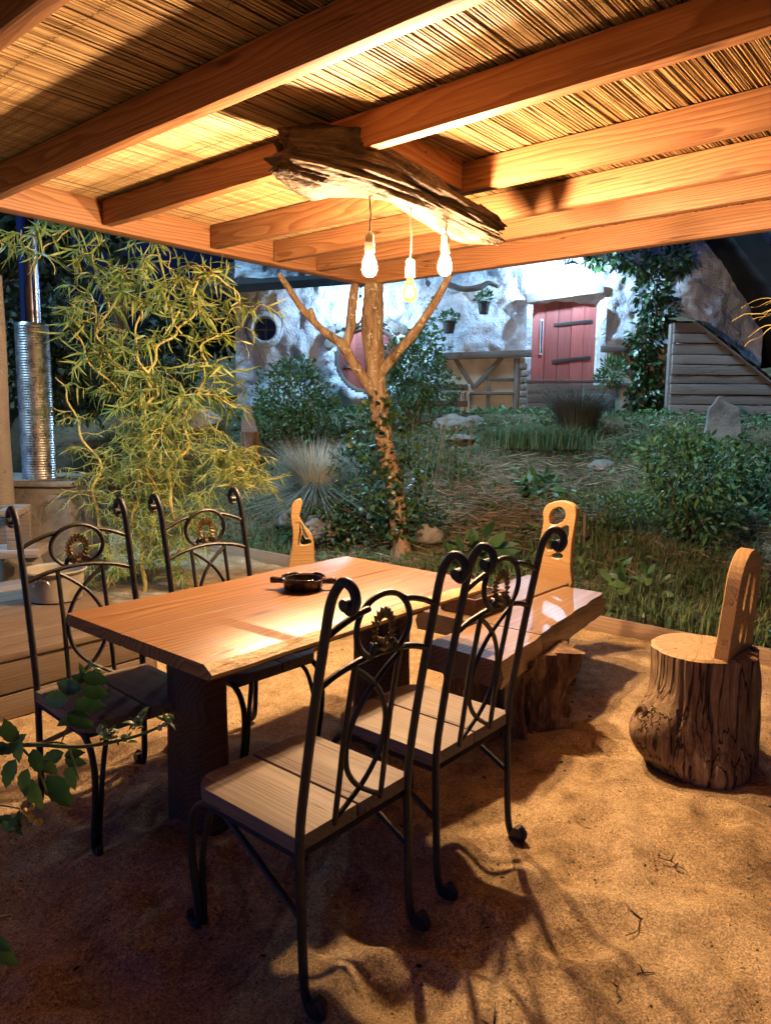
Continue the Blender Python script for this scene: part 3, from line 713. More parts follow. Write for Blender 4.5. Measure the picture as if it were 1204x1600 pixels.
# prism lies in XY: put Y up, X across; grain along the height
bm1 = backrest(bo, bh, .04)
def upright_frame(loc, rz, lean=0.):
    return Matrix.Translation(loc) @ Matrix.Rotation(rz, 4, 'Z') @ Matrix.Rotation(math.pi/2-lean, 4, 'X')
x_, y_ = bl(2.06, .08)
link('backrest', bm1, m_back, bn, mw=upright_frame((x_+.02, y_, .478), -math.pi/2, -.08))

# wire topped wooden box between table and bench
cr = empty('wire_box', W(1.18, .09, .482), A, label='small dark wooden box with wire mesh on the bench', cat='box')
for (dx, dy, a_, ln_) in ((0, -.10, 0, .30), (0, .10, 0, .30), (-.14, 0, 1, .18), (.14, 0, 1, .18)):
    link('side_board', board(ln_, .018, .085, .003), m_leg, cr, (dx, dy, .043), math.pi/2*a_)
g = G()
for q in range(9): g.tube([(-.13+q*.0325, -.09, .083), (-.13+q*.0325, .09, .083)], .0016, 5)
for q in range(6): g.tube([(-.13, -.08+q*.032, .086), (.13, -.08+q*.032, .086)], .0016, 5)
link('wire_mesh', g.mesh('wire_mesh'), m_steel, cr)

# ------------------------------------------------------------------ stump stools with carved backs
def stump(cx, cy, r0, z1, seed, burl=None, top_tilt=0.):
    cracks = [(1.2, .05), (2.9, .035), (4.0, .03), (4.55, .05), (4.95, .03), (5.35, .045), (5.9, .03)]
    def f(u, v):
        a = 2*math.pi*v; c, s = math.cos(a), math.sin(a)
        r = r0*(1+.05*(1-u)-.30*(max(0, .25-u)/.25)**2+.10*nz(c*1.1+seed, s*1.1, u*1.3)+.035*nz(c*3.5+seed, s*3.5, u*1.)+.012*nz(c*14, s*14+seed, u*2))
        for ca, d in cracks:
            q = (a-ca-.08*nz(u*3, ca, seed)+math.pi) % (2*math.pi)-math.pi
            r -= d*.55*math.exp(-(q/.026)**2)*max(0, .8+.9*nz(u*2.2, ca*3, seed))
        if burl:
            for (ba, bu, bw, bz, bd) in burl:
                q = (a-ba+math.pi) % (2*math.pi)-math.pi
                r += bd*math.exp(-(q/bw)**2-((u-bu)/bz)**2)
        return (cx+r*c, cy+r*s, -.04+u*(z1+.04))
    return f
st = empty('stump_stool', (1.375, 3.09, 0), label='hewn tree stump stool with carved backrest on the sand', cat='stool')
fst = stump(0, 0, .205, .50, 1.7, burl=[(3.55, .42, .50, .20, .125), (3.7, .2, .6, .2, .05), (.1, .5, .5, .35, .05), (5.7, .75, .5, .3, .03), (4.75, .02, .75, .38, .115)])
g = G(); g.grid(fst, 60, 300, True, False)
link('trunk', g.mesh('trunk', 70), m_stump, st)
g = G(); ring_ = [Vector(fst(1, k/80)) for k in range(80)]
c0 = Vector((-.02, 0, .508)); mid_ = [(p*.93+c0*.07)+Vector((0, 0, .008)) for p in ring_]
g.add(ring_+mid_+[c0], [(k, (k+1) % 80, 80+(k+1) % 80, 80+k) for k in range(80)]+[(80+k, 80+(k+1) % 80, 160) for k in range(80)])
link('seat_top', g.mesh('seat_top', 30), m_end, st)
kp = Vector(fst(.52, .555)); kn = Vector((math.cos(6.283*.555), math.sin(6.283*.555), .35)).normalized(); ku = Vector((0, 0, 1)).cross(kn).normalized(); kv = kn.cross(ku)
def fknot(u, v):
    a = 6.283*v; q = .045*(1-u); h = .012*math.sin(u*3.14*1.6)-.004-.012*sm((u-.6)/.4)
    return kp+(ku*math.cos(a)*.75+kv*math.sin(a))*q*(1+.12*nz(math.cos(a)*2, math.sin(a)*2, 1.))+kn*h
g = G(); g.grid(fknot, 10, 24, True); link('knot', g.mesh('knot', 180), m_root, st)
# rear shoulder of the stump behind the backrest
def fsh(u, v):
    a = 2*math.pi*v; c, s = math.cos(a), math.sin(a)
    r = .105*(1+.18*nz(c*1.3, s*1.3, u*1.5+4)+.10*nz(c*5, s*5, u*2))*(1.05-.25*u)
    return (.185+r*c*.75, .03+r*s*1.5, -.04+u*.545)
link('shoulder', G().grid(fsh, 26, 60, True, True).mesh('shoulder', 60), m_stump, st)
so_ = [(-.135, -.06), (-.14, .12), (-.128, .26), (-.118, .36), (-.085, .43), (-.03, .468), (.04, .465), (.10, .43), (.125, .36), (.132, .24), (.14, .10), (.14, -.06)]
sh_ = [[(-.06, .25), (-.03, .38), (.0, .40), (-.01, .30), (-.03, .22)], [(.03, .26), (.04, .38), (.075, .36), (.08, .26), (.06, .18)], [(-.05, .12), (-.015, .19), (.0, .13), (-.02, .07)], [(.03, .08), (.045, .17), (.06, .12), (.05, .06)]]
link('backrest', backrest(so_, sh_, .06), m_back, st, mw=upright_frame((.105, -.07, .485), rad(47), -.055))
# second stump chair beyond the table, only its back shows
s2 = empty('stump_chair', (-.54, 4.62, 0), label='small wooden chair back rising behind the far table edge', cat='chair')
fs2 = stump(0, 0, .17, .46, 5.1)
link('trunk', G().grid(fs2, 24, 70, True, True).mesh('trunk', 70), m_stump, s2)
kk_ = .00142
def Z7(P): return [((x-308)*kk_, (850-y)*kk_) for x, y in P]
lo = Z7([(246, 900), (248, 820), (256, 770), (262, 700), (254, 620), (260, 565), (285, 541), (304, 545), (300, 590), (292, 620), (318, 668), (345, 702), (358, 745), (360, 820), (360, 900)])
lh = [Z7([(293, 655), (299, 690), (288, 748), (284, 750), (292, 690)]), Z7([(300, 655), (316, 690), (330, 716), (322, 722), (306, 690)]), Z7([(308, 700), (318, 728), (338, 726), (343, 748), (296, 752)])]
link('backrest', backrest(lo, lh, .035), m_back, s2, mw=upright_frame((.0, .14, .50), rad(8), -.05))

# ------------------------------------------------------------------ plant helpers
def unit(a): return a/np.maximum(1e-9, np.linalg.norm(a, axis=-1, keepdims=True))
def blade_arr(P, H, Wd, lean=.5, bend=.6, D=None):
    P = np.asarray(P, float); n = len(P); H = np.broadcast_to(H, n); Wd = np.broadcast_to(Wd, n)
    a = rng.uniform(0, 2*np.pi, n); d = np.stack([np.cos(a), np.sin(a), np.zeros(n)], 1) if D is None else D
    up = np.array([0, 0, 1.]); sd_ = np.cross(d, up); sd_ = unit(sd_)
    le = lean*rng.uniform(.2, 1, n)[:, None]; be = bend*rng.uniform(.3, 1, n)[:, None]
    mid = P+(up*(1-.2*le)+d*le*.5)*(H*.55)[:, None]
    tip = P+(up*(1-.6*be)+d*(le+be*.6))*H[:, None]
    w_ = (Wd/2)[:, None]*sd_
    V_ = np.stack([P-w_, P+w_, mid-w_*.8, mid+w_*.8, tip], 1).reshape(-1, 3)
    b_ = (np.arange(n)*5)[:, None, None]; F_ = np.array([[0, 1, 3], [0, 3, 2], [2, 3, 4]])[None]+b_
    return V_, F_.reshape(-1, 3)
def leaf_arr(P, D, L_, Wr=.45, curl=.35, cup=.1):
    P = np.asarray(P, float); n = len(P); L_ = np.broadcast_to(L_, n)[:, None]; D = unit(np.asarray(D, float))
    rv = unit(rng.normal(size=(n, 3))+np.array([0, 0, 1.2])); s_ = unit(np.cross(D, rv)); nrm = np.cross(s_, D)
    c_ = (curl*rng.uniform(-.45 if curl > 1.2 else -.3, 1, n))[:, None]
    def st_(t, w_): 
        p = P+D*L_*t-nrm*c_*L_*t*t
        return p-s_*L_*Wr*.5*w_+nrm*L_*cup*w_, p+s_*L_*Wr*.5*w_+nrm*L_*cup*w_
    a, b_ = st_(.3, .95); c2, d2 = st_(.65, .8); tip = P+D*L_-nrm*c_*L_
    V_ = np.stack([P, a, b_, c2, d2, tip], 1).reshape(-1, 3)
    o_ = (np.arange(n)*6)[:, None, None]; F_ = np.array([[0, 2, 1], [1, 2, 4], [1, 4, 3], [3, 4, 5]])[None]+o_
    return V_, F_.reshape(-1, 3)
def merge(parts):
    Vs, Fs, b_ = [], [], 0
    for V_, F_ in parts: Vs.append(V_); Fs.append(F_+b_); b_ += len(V_)
    return np.concatenate(Vs), np.concatenate(Fs)
def blob_points(blobs, n, shell=.5):
    vol = np.array([b_[3]*b_[4]*b_[5] for b_ in blobs])**.8; k = rng.choice(len(blobs), n, p=vol/vol.sum()); B = np.array(blobs)[k]
    d = unit(rng.normal(size=(n, 3))); r = (shell+(1-shell)*rng.random(n)**.5)[:, None]
    wob = 1+.22*np.sin(d[:, :1]*7+k[:, None])*np.cos(d[:, 1:2]*6+2*k[:, None])
    return B[:, :3]+d*B[:, 3:]*r*wob, d
def bush(name, base, blobs, n, ls, mat, label, cat, group=None, Wr=.45, nst=9, stem_r=.012, smat=None, droop=.2, part='foliage', curl=.35, shell=.5):
    e = empty(name, base, label=label, cat=cat, group=group)
    P, d = blob_points(blobs, n, shell); D = unit(d*.8+rng.normal(size=(n, 3))*.6+np.array([0, 0, .25-droop]))
    me = arrmesh(part, *leaf_arr(P, D, ls*rng.uniform(.6, 1.25, n), Wr, curl)); link(part, me, mat, e)
    g = G()
    for i in range(nst):
        t = Vector(P[R.randrange(n)]); b0 = Vector((R.uniform(-.06, .06), R.uniform(-.06, .06), -.05))
        g.tube(catmull([b0, b0.lerp(t, .4)+Vector((R.uniform(-.08, .08), R.uniform(-.08, .08), .10)), b0.lerp(t, .75)+Vector((0, 0, .06)), t], 4), [stem_r, stem_r*.7, stem_r*.3], 5)
    o = link('stem', g.mesh('stem', 180, False), smat or m_twig, e); o['kind'] = 'stuff'
    return e
def bz(x, y): return .02+bank_h(x, y)

# ------------------------------------------------------------------ white house on the bank
HY = 12.4
hs = empty('house', (0, HY, 1.45), label='lumpy whitewashed house with red doors on the bank', cat='house')
def hx(x, z, dy=0.): return (x, dy, z-1.45)
# plaster wall, upper part, with the door and round door recessed by the lumps around them
def fwall(u, v):
    x = -2.55+u*8.85; z = 1.35+v*4.6
    lump = .13*nz(x*1.1, z*1.1, 3.)+.09*nz(x*3.1, z*3.1, 5.)+.05*nz(x*6, z*6, 8.)+.024*nz(x*13, z*13, 2.)
    y = -lump
    dd = max(abs(x-2.9)-.56, abs(z-2.35)-.98)                    # red door bay: swollen jambs, flat recess
    y -= .10*math.exp(-(max(0, dd)/.22)**2)*(1 if dd > 0 else 0)*(1-sm((z-3.0)/.3))
    if dd < 0: y = .12
    rd = math.hypot(x+.30, (z-2.36))*1.12                             # round door bay
    if rd < .62: y = .10
    elif rd < 1.0: y -= .12*math.exp(-((rd-.75)/.16)**2)
    rw = math.hypot(x+2.0, z-2.83)
    if rw < .19: y = .10
    y -= .10*sm((2.56-z)/.05)*0
    y += .30*sm((-1.9-x)/.6)+.25*sm((x-5.4)/.9)
    return hx(x, z, y)
g = G(); g.grid(fwall, 260, 130, wrap=False); link('wall', g.mesh('wall', 180, False), m_plaster, hs)
link('side_wall', G().box((0, 0, 0), (.3, 5.6, 4.4)).mesh('side_wall'), m_plaster, hs, hx(-2.42, 3.2, 3.2))
link('side_wall', G().box((0, 0, 0), (.3, 5.6, 4.4)).mesh('side_wall'), m_plaster, hs, hx(6.15, 3.2, 3.2))
# dark roof with deep eaves
g = G()
g.add([(-3.0, -.45, 3.42), (-3.0, 5.5, 5.4), (-.4, -.45, 3.62), (-.4, 5.5, 5.6), (-3.0, -.45, 3.30), (-3.0, 5.5, 5.2), (-.4, -.45, 3.50), (-.4, 5.5, 5.4)],
      [(0, 2, 3, 1), (4, 5, 7, 6), (0, 4, 6, 2), (2, 6, 7, 3), (0, 1, 5, 4), (1, 3, 7, 5)])
g2 = G()
g2.v = [hx(x, z, y) for x, y, z in g.v]; g2.f = g.f; g2.m = g.m
rf = link('roof', g2.mesh('roof'), m_black, hs)
g = G(); sec = [(4.85, 4.62), (5.35, 4.05), (6.0, 3.30), (6.75, 2.35)]
vs = []
for x, z in sec:
    for dy, dz in ((-.75, 0), (4.5, 0), (4.5, .35), (-.75, .35)): vs.append(hx(x+dz*.5, z+dz, dy))
fs_ = [(i*4+k, i*4+(k+1) % 4, (i+1)*4+(k+1) % 4, (i+1)*4+k) for i in range(3) for k in range(4)]+[(0, 1, 2, 3), (15, 14, 13, 12)]
g.add(vs, fs_); link('roof', g.mesh('roof'), m_black, hs)
g = G(); g.box(hx(2.4, 5.6, 1.5), (6.5, 5, .25)); link('roof', g.mesh('roof'), m_black, hs)
# red plank door
dr = link('door', G().box((0, 0, 0), (1.02, .02, 1.75)).mesh('door'), m_redwood, hs, hx(2.90, 2.43, .10))
def door_top(x): return 1.78+.16*math.sin((x+.55)/1.1*math.pi)-.02
xw = [-.53, -.30, -.085, .13, .34, .54]
for i in range(5):
    a_, c_ = xw[i]+.004, xw[i+1]-.004; top = lambda x: .80+.13*math.exp(-((x+.02)/.33)**2)-(.22 if x < -.35 else 0)*((-.35-x)/.18)
    g = G(); n_ = 5; xs_ = [a_+(c_-a_)*k/n_ for k in range(n_+1)]
    poly = [(a_, -.88), (c_, -.88)]+[(x, top(x)) for x in reversed(xs_)]
    g.prism(poly, [], .035); me = g.mesh('plank', 30)
    me.transform(Matrix.Rotation(-math.pi/2, 4, 'Z')); 
    link('plank', me, m_redwood, dr, mw=Matrix.Translation((0, -.035-.004*(i % 2), 0)) @ Matrix.Rotation(math.pi/2, 4, 'X') @ Matrix.Rotation(math.pi/2, 4, 'Z'))
for z_, x_ in ((.56, .16), (-.03, .15)):
    link('strap_hinge', board(.64, .014, .055, .003), m_iron, dr, mw=Matrix.Translation((x_, -.064, z_)) @ Matrix.Rotation(rad(-6), 4, 'Y'))
link('slot_window', board(.045, .02, .58, .004), m_plaster, dr, (-.36, -.066, .33))
link('slot_window', board(.025, .02, .52, .004), m_glass, dr, (-.357, -.070, .33))
link('lintel', board(1.26, .10, .15, .02, 6, .012, seed=3), m_grey, hs, mw=Matrix.Translation(hx(2.86, 3.44, -.10)) @ Matrix.Rotation(rad(-8), 4, 'Y'))
for x_, s_ in ((2.30, 1), (3.50, 2)): link('door_jamb', board(1.7, .13, .10, .015, 6, .02, seed=s_), m_plaster, hs, mw=Matrix.Translation(hx(x_, 2.40, -.10)) @ Matrix.Rotation(math.pi/2, 4, 'Y'))
# round door
rdp = link('round_door', G().lathe([(.001, -.02), (.60, -.02), (.60, .02), (.001, .02)], 48).mesh('round_door', 30), m_timber, hs, mw=Matrix.Translation(hx(-.30, 2.36, .07)) @ Matrix.Rotation(math.pi/2, 4, 'X') @ Matrix.Diagonal((.88, .88, 1, 1)))
for i in range(7):
    xa, xb = -.56+i*.16+.004, -.56+(i+1)*.16-.004; xs_ = [xa+(xb-xa)*k/4 for k in range(5)]
    up_ = [(x, math.sqrt(max(.001, .56**2-x*x))) for x in xs_]; poly = [(x, -y) for x, y in up_]+[(x, y) for x, y in reversed(up_)]
    link('plank', G().prism(poly, [], .03).mesh('plank', 30), m_redwood, rdp, (0, 0, .035))
g = G(); g.tube([(.61*math.cos(t*.1309), .61*math.sin(t*.1309), .05) for t in range(49)], .055, 8, cap=False); link('door_ring', g.mesh('door_ring', 60), m_timber, rdp)
link('letter_slot', board(.22, .06, .02, .005), m_steel, rdp, (-.36, -.12, .06))
for i in range(15):
    a = rad(40+i*8.5); r_ = .70+R.uniform(-.04, .06); p = hx(-.30+r_*math.cos(a), 2.36+r_*math.sin(a), -.10)
    rr = R.uniform(.055, .09)
    link('arch_stone', G().lathe([(rr*.6, -.05), (rr, -.035), (rr*1.05, .02), (rr*.9, .05), (.001, .055)], 14).mesh('arch_stone', 40), m_rock, hs, mw=Matrix.Translation(p) @ Matrix.Rotation(math.pi/2, 4, 'X'))
# round window
wr = link('round_window', G().lathe([(.001, 0), (.185, 0), (.185, .012), (.001, .014)], 36).mesh('round_window', 30), m_glass, hs, mw=Matrix.Translation(hx(-2.0, 2.83, .06)) @ Matrix.Rotation(math.pi/2, 4, 'X'))
g = G(); g.lathe([(.18, 0), (.19, .20), (.205, .225), (.235, .22), (.25, .17), (.27, .165), (.29, .14), (.30, .0)], 44, close=False); link('window_ring', g.mesh('window_ring', 60), m_plaster, wr)
link('glazing_bar', board(.36, .02, .02, .003), m_timber, wr, (0, 0, .02)); link('glazing_bar', board(.02, .36, .02, .003), m_timber, wr, (0, 0, .022))
# half timbered foot of the wall
fy = -.20
for (xa, xb, za, zb, seed) in ((.86, 2.24, 1.52, 2.40, 1), (3.56, 4.52, 1.52, 2.50, 2)):
    link('infill_panel', board(xb-xa, .10, zb-za, .01), m_infill, hs, hx((xa+xb)/2, (za+zb)/2, fy+.02))
def tim(x0, z0, x1, z1, t=.085, dy=0.):
    d = math.hypot(x1-x0, z1-z0); a = math.atan2(z1-z0, x1-x0)
    link('timber', board(d, .09, t, .008, 4, .008, seed=x0*3+z0), m_timber, hs, mw=Matrix.Translation(hx((x0+x1)/2, (z0+z1)/2, fy-.05+dy)) @ Matrix.Rotation(-a, 4, 'Y'))
tim(.78, 2.40, 2.32, 2.47, .11, -.04); tim(3.44, 2.55, 4.70, 2.54, .10, -.04); tim(.70, 1.51, 2.30, 1.52, .09, -.03); tim(3.5, 1.52, 4.6, 1.52, .09, -.03)
tim(2.10, 1.56, 2.10, 2.39, .08); tim(1.86, 2.40, 1.42, 1.92, .075, .006); tim(1.10, 2.37, 1.42, 1.90, .07, .008); tim(1.62, 2.05, 2.06, 2.05, .055, .012); tim(1.65, 1.57, 1.65, 2.02, .05, .01); tim(1.0, 1.82, 2.06, 1.83, .045, -.012)
tim(3.68, 2.50, 4.12, 1.98, .085); tim(4.2, 1.56, 4.2, 2.49, .08, .008); tim(3.95, 1.56, 3.95, 1.98, .06, .012); tim(3.6, 1.98, 4.5, 1.98, .06, -.012)
link('sill_beam', board(4.0, .14, .10, .01, 8, .01, seed=8), m_timber, hs, hx(2.6, 1.45, -.36))
for i in range(7): 
    p = hx(2.21+R.uniform(-.03, .03), 1.60+i*.11, fy-.06); rr = .06
    link('quoin_stone', board(.11+R.uniform(-.02, .02), .10, .10, .02), m_rock, hs, p)

# wall lamps
def wall_lamp(name, x, y, z, label, strength_mat):
    e = empty(name, (x, y, z), label=label, cat='lamp', group='cold lamps on the house wall')
    link('bulb', G().lathe([(.004, -.06), (.025, -.055), (.04, -.03), (.042, 0), (.03, .03), (.018, .05)], 16).mesh('bulb', 180), strength_mat, e)
    link('socket', G().lathe([(.022, .045), (.028, .05), (.028, .11), (.01, .12)], 14).mesh('socket', 30), m_pot, e)
    return e
wl = wall_lamp('wall_lamp', 2.87, 11.88, 3.74, 'glaring cold white lamp above the red plank door', m_lamp)
link('shade', G().lathe([(.03, .125), (.05, .11), (.13, .055), (.135, .05), (.128, .05), (.045, .10), (.03, .115)], 24, close=False).mesh('shade', 40), m_pot, wl)
link('arm', G().tube(catmull([(0, 0, .12), (0, .05, .20), (0, .25, .20), (0, .54, .10)], 4), .012, 6).mesh('arm', 60), m_pot, wl)
m_lamp2 = emit('cold lamp small', COLD, LAMP*.55)
wl = wall_lamp('hanging_lamp', -.43, 11.95, 3.22, 'cold lit bulb hanging in front of the round door', m_lamp2)
link('arm', G().tube(catmull([(0, 0, .12), (0, .0, .30), (.02, .25, .34), (0, .5, .30)], 4), .010, 6).mesh('arm', 60), m_pot, wl)
# driftwood bracket with hanging pots
bkt = empty('branch_bracket', (1.35, 12.1, 3.50), label='dark crooked branch bracket fixed on the white wall', cat='bracket')
link('branch', G().tube(catmull([(-.38, -.02, .02), (-.15, -.06, -.05), (.1, -.05, -.02), (.25, -.04, .05), (.40, -.02, .0)], 5), [.05, .045, .05, .04, .03], 8).mesh('branch', 60), m_timber, bkt)
link('peg', G().tube([(0, -.03, -.02), (0, .3, .0)], .02, 6).mesh('peg'), m_timber, bkt)
def pot(x, y, z, r, label):
    e = empty('hanging_pot', (x, y, z), label=label, cat='plant pot', group='pots hung on the house wall')
    link('pot', G().lathe([(r*.7, -.1), (r*.95, .06), (r*1.08, .07), (r*1.08, .09), (r*.95, .09), (r*.9, .05), (.001, .05)], 20, close=False).mesh('pot', 40), m_pot, e)
    g = G(); g.tube([(-r, 0, .09), (0, 0, .34), (r, 0, .09)], .004, 4); link('hanger', g.mesh('hanger'), m_wire, e)
    n = 110; P, d = blob_points([(0, 0, .15, r*1.3, r*1.3, .09)], n, .3); link('foliage', arrmesh('foliage', *leaf_arr(P, d+[0, 0, .4], .07*rng.uniform(.7, 1.2, n), .5)), m_gleaf, e)
pot(1.52, 11.98, 3.16, .10, 'black pot with a small green plant under the branch bracket')
pot(.98, 12.0, 2.86, .11, 'round dark pot hanging beside the tree trunk fork')
# planter in front of the red door, bench rail, carved post, stone slab
pl = empty('planter_box', (2.9, 11.75, bz(2.9, 11.4)-.05), label='long dark timber planter in front of the red door', cat='planter')
zp = 1.5-(bz(2.9, 11.4)-.05)
for i in range(3): link('board', board(1.38, .04, .135, .006, 6, .006, seed=i*2), m_timber, pl, (0, -.03+.003*i, zp+.10+i*.145))
for sx_ in (-.66, .66): link('post', board(.07, .07, .62, .006), m_timber, pl, (sx_, .02, zp+.22))
link('top_board', board(1.42, .22, .04, .006, 4, .006), m_timber, pl, (0, .08, zp+.52))
n = 260; P, d = blob_points([(.62, .0, zp+.66, .20, .18, .22), (.50, 0, zp+.55, .16, .12, .10)], n, .4)
tag(link('potted_shrub', arrmesh('potted_shrub', *leaf_arr(P+np.array([2.9, 11.70, bz(2.9, 11.4)-.05]), d+[0, 0, .4], .09*rng.uniform(.7, 1.2, n), .42)), m_gleaf), 'small bright green shrub in the planter beside the red door', 'shrub')
rl = empty('rustic_rail', (.88, 11.2, bz(.88, 11.2)), label='low rustic rail with pale posts beside the boulder', cat='fence')
zr = 1.5-bz(.88, 11.2)
for x_, m_ in ((-.33, m_grey), (-.22, m_grey), (.26, m_plaster), (.34, m_plaster)): link('post', board(.05, .06, .42, .006), m_, rl, (x_, 0, zr+.22))
for z_ in (.38, .14): link('rail', board(.66, .05, .09, .006, 4, .01, seed=z_*9), m_timber, rl, (0, -.06, zr+z_))
cp = empty('carved_post', (-1.80, 9.8, bz(-1.8, 9.8)-.03), label='short split log post with a carved upright in front of the shrub', cat='post')
link('log', G().grid(lambda u, v: ((.13+.02*nz(math.cos(6.28*v)*3, math.sin(6.28*v)*3, u))*math.cos(6.283*v), (.12+.02*nz(math.cos(6.28*v)*3, 4+math.sin(6.28*v)*3, u))*math.sin(6.283*v), u*.50), 10, 30, True, True).mesh('log', 50), m_root, cp)
link('upright', backrest([(-.10, 0), (-.11, .2), (-.08, .34), (-.02, .40), (.03, .36), (.04, .25), (.08, .12), (.10, 0)], [], .05), m_grey, cp, mw=upright_frame((0, .02, .46), 0))
sl = tag(link('stone_slab', None or G().prism(smooth_loop([(-.21, -.1), (-.20, .20), (-.19, .38), (-.12, .47), (-.07, .56), (-.03, .57), (.05, .48), (.16, .44), (.21, .36), (.22, -.1)]), [], .10).mesh('stone_slab', 40), m_rock, mw=upright_frame((4.70, 10.4, bz(4.7, 10.4)), rad(-6), .06)), 'upright grey stone slab in front of the plank wall', 'stone')
# stepped plank wing wall with mulch on its top
ww = empty('plank_wall', (4.4, 11.6, 1.0), label='triangular retaining wall of grey planks beside the house', cat='wall')
z_ = 1.02; i = 0; hts = [.17, .16, .155, .165, .15, .17, .13, .16, .15, .17, .15, .16]
while z_ < 2.86:
    h_ = hts[i % 12]; zc = z_+h_/2
    xr = 6.9 if zc < 1.55 else 4.72+(2.93-zc)/(2.93-2.0)*1.27
    link('plank', board(max(.3, xr-4.40), .05, h_-.014, .006, 10, .012, seed=i*1.7), m_grey, ww, ((max(.3, xr-4.40))/2, .012*math.sin(i*2.3), zc-1.0)); z_ += h_; i += 1
link('post', board(.10, .10, 2.0, .01), m_grey, ww, mw=Matrix.Translation((.02, .09, .9)) @ Matrix.Rotation(0, 4, 'Y'))
def fmul(u, v):
    x = -.05+u*3.0; z = min(1.95, 1.97-max(0, x-.33)*.735)+.10*math.sin(math.pi*v)+.05*nz(x*6, v*5, 1.)
    return (x, -.10+v*1.3, z-.02)
link('mulch', G().grid(fmul, 40, 16, False).mesh('mulch', 180, False), m_soil, ww)
g = G(); g.tube([(.28, -.06, 1.93), (1.5, -.06, 1.03), (2.6, -.06, .22)], .03, 4); link('edge_trim', g.mesh('edge_trim'), m_timber, ww)

# ------------------------------------------------------------------ things on the dark left side
ov = empty('stone_oven', (-2.95, 6.25, 0), label='sooty rendered oven block carrying the metal flue', cat='oven')
link('body', board(.86, .8, .93, .015, 6, .006), m_conc, ov, (0, 0, .425))
link('top_slab', board(.92, .86, .04, .01), m_conc, ov, (0, 0, .905))
fl = empty('flue_pipe', (-2.885, 6.12, .925), label='shiny ribbed metal flue pipe standing on the oven', cat='pipe')
prof = [(.128, 0)]
for k in range(60): prof += [(.131, .008+k*.0208), (.127, .018+k*.0208)]
link('duct', G().lathe(prof+[(.118, 1.262), (.06, 1.265)], 40).mesh('duct', 25), m_steel, fl)
link('inner_pipe', G().lathe([(.075, 1.2), (.075, 2.1)], 24).mesh('inner_pipe', 30), MB('dark steel').out((.10, .10, .13), .25, metal=1.), fl)
link('rod', G().tube([(.075, -.06, 1.25), (.078, -.06, 2.0)], .014, 8).mesh('rod', 60), m_steel, fl)
po = tag(link('wooden_post', G().grid(lambda u, v: ((.10+.012*nz(math.cos(6.28*v)*2, math.sin(6.28*v)*2, u*3))*math.cos(6.283*v), (.10+.012*nz(math.cos(6.28*v)*2, 5., u*3))*math.sin(6.283*v), u*2.5), 24, 20, True, True).mesh('wooden_post', 60), m_grey, loc=(-3.03, 5.75, 0)), 'pale weathered round post beside the flue pipe', 'post')
rb = empty('rough_bench', (-2.74, 5.35, .30), .2, label='rough grey slab bench on the platform beside the oven', cat='bench')
link('seat', board(.62, .34, .06, .012, 6, .012, seed=2), m_grey, rb, (-.10, 0, .16))
link('leg', board(.07, .26, .20, .01), m_grey, rb, mw=Matrix.Translation((.13, 0, .05)) @ Matrix.Rotation(rad(-16), 4, 'Y'))
link('leg', board(.07, .26, .20, .01), m_grey, rb, mw=Matrix.Translation((-.32, 0, .05)) @ Matrix.Rotation(rad(14), 4, 'Y'))
link('backrest', board(.34, .06, .30, .012), m_grey, rb, (-.08, .14, .33)); link('arm_board', board(.14, .36, .05, .01), m_grey, rb, (.02, .0, .46))
link('arm_post', board(.08, .07, .27, .01), m_grey, rb, (.03, -.10, .32))
tu = empty('wash_tub', W(.08, -2.28, .325), label='round cream metal tub standing on the platform', cat='tub')
link('tub_body', G().lathe([(.135, 0), (.155, .01), (.17, .17), (.185, .18), (.19, .19), (.182, .198), (.165, .185), (.145, .05), (.001, .04)], 36, close=False).mesh('tub_body', 40), m_tub, tu)
g = G(); g.tube([(.05*math.cos(t*.4), -.182, .12+.04*math.sin(t*.4)) for t in range(9)], .006, 6); link('tub_handle', g.mesh('tub_handle'), m_steel, tu)
# plank platform
pf = empty('plank_platform', W(-.9, -1.42), A, label='low platform of weathered planks beside the chairs', cat='platform')
yy = .0
for i in range(11):
    wd_ = (.145, .15, .14)[i % 3]; ln_ = 2.45-.05*(i % 3)+(.25 if i > 4 else 0)
    link('plank', board(ln_, wd_-.007, .035, .004, 10, .004, seed=i*1.3), m_deck, pf, (-.05+(i % 3)*.03-(2.45-ln_)/2*-1, yy+wd_/2, .305+.0015*(i % 2))); yy += wd_
for i, (z_, h_) in enumerate(((.205, .165), (.055, .125))):
    link('face_board', board(2.36, .035, h_-.006, .004, 10, .005, seed=20+i), m_deck, pf, (-.06+.0, .03-.006*i, z_))
link('end_board', board(1.5, .035, .27, .005, 6, .004, seed=40), m_deck, pf, (1.15, .80, .14), math.pi/2)

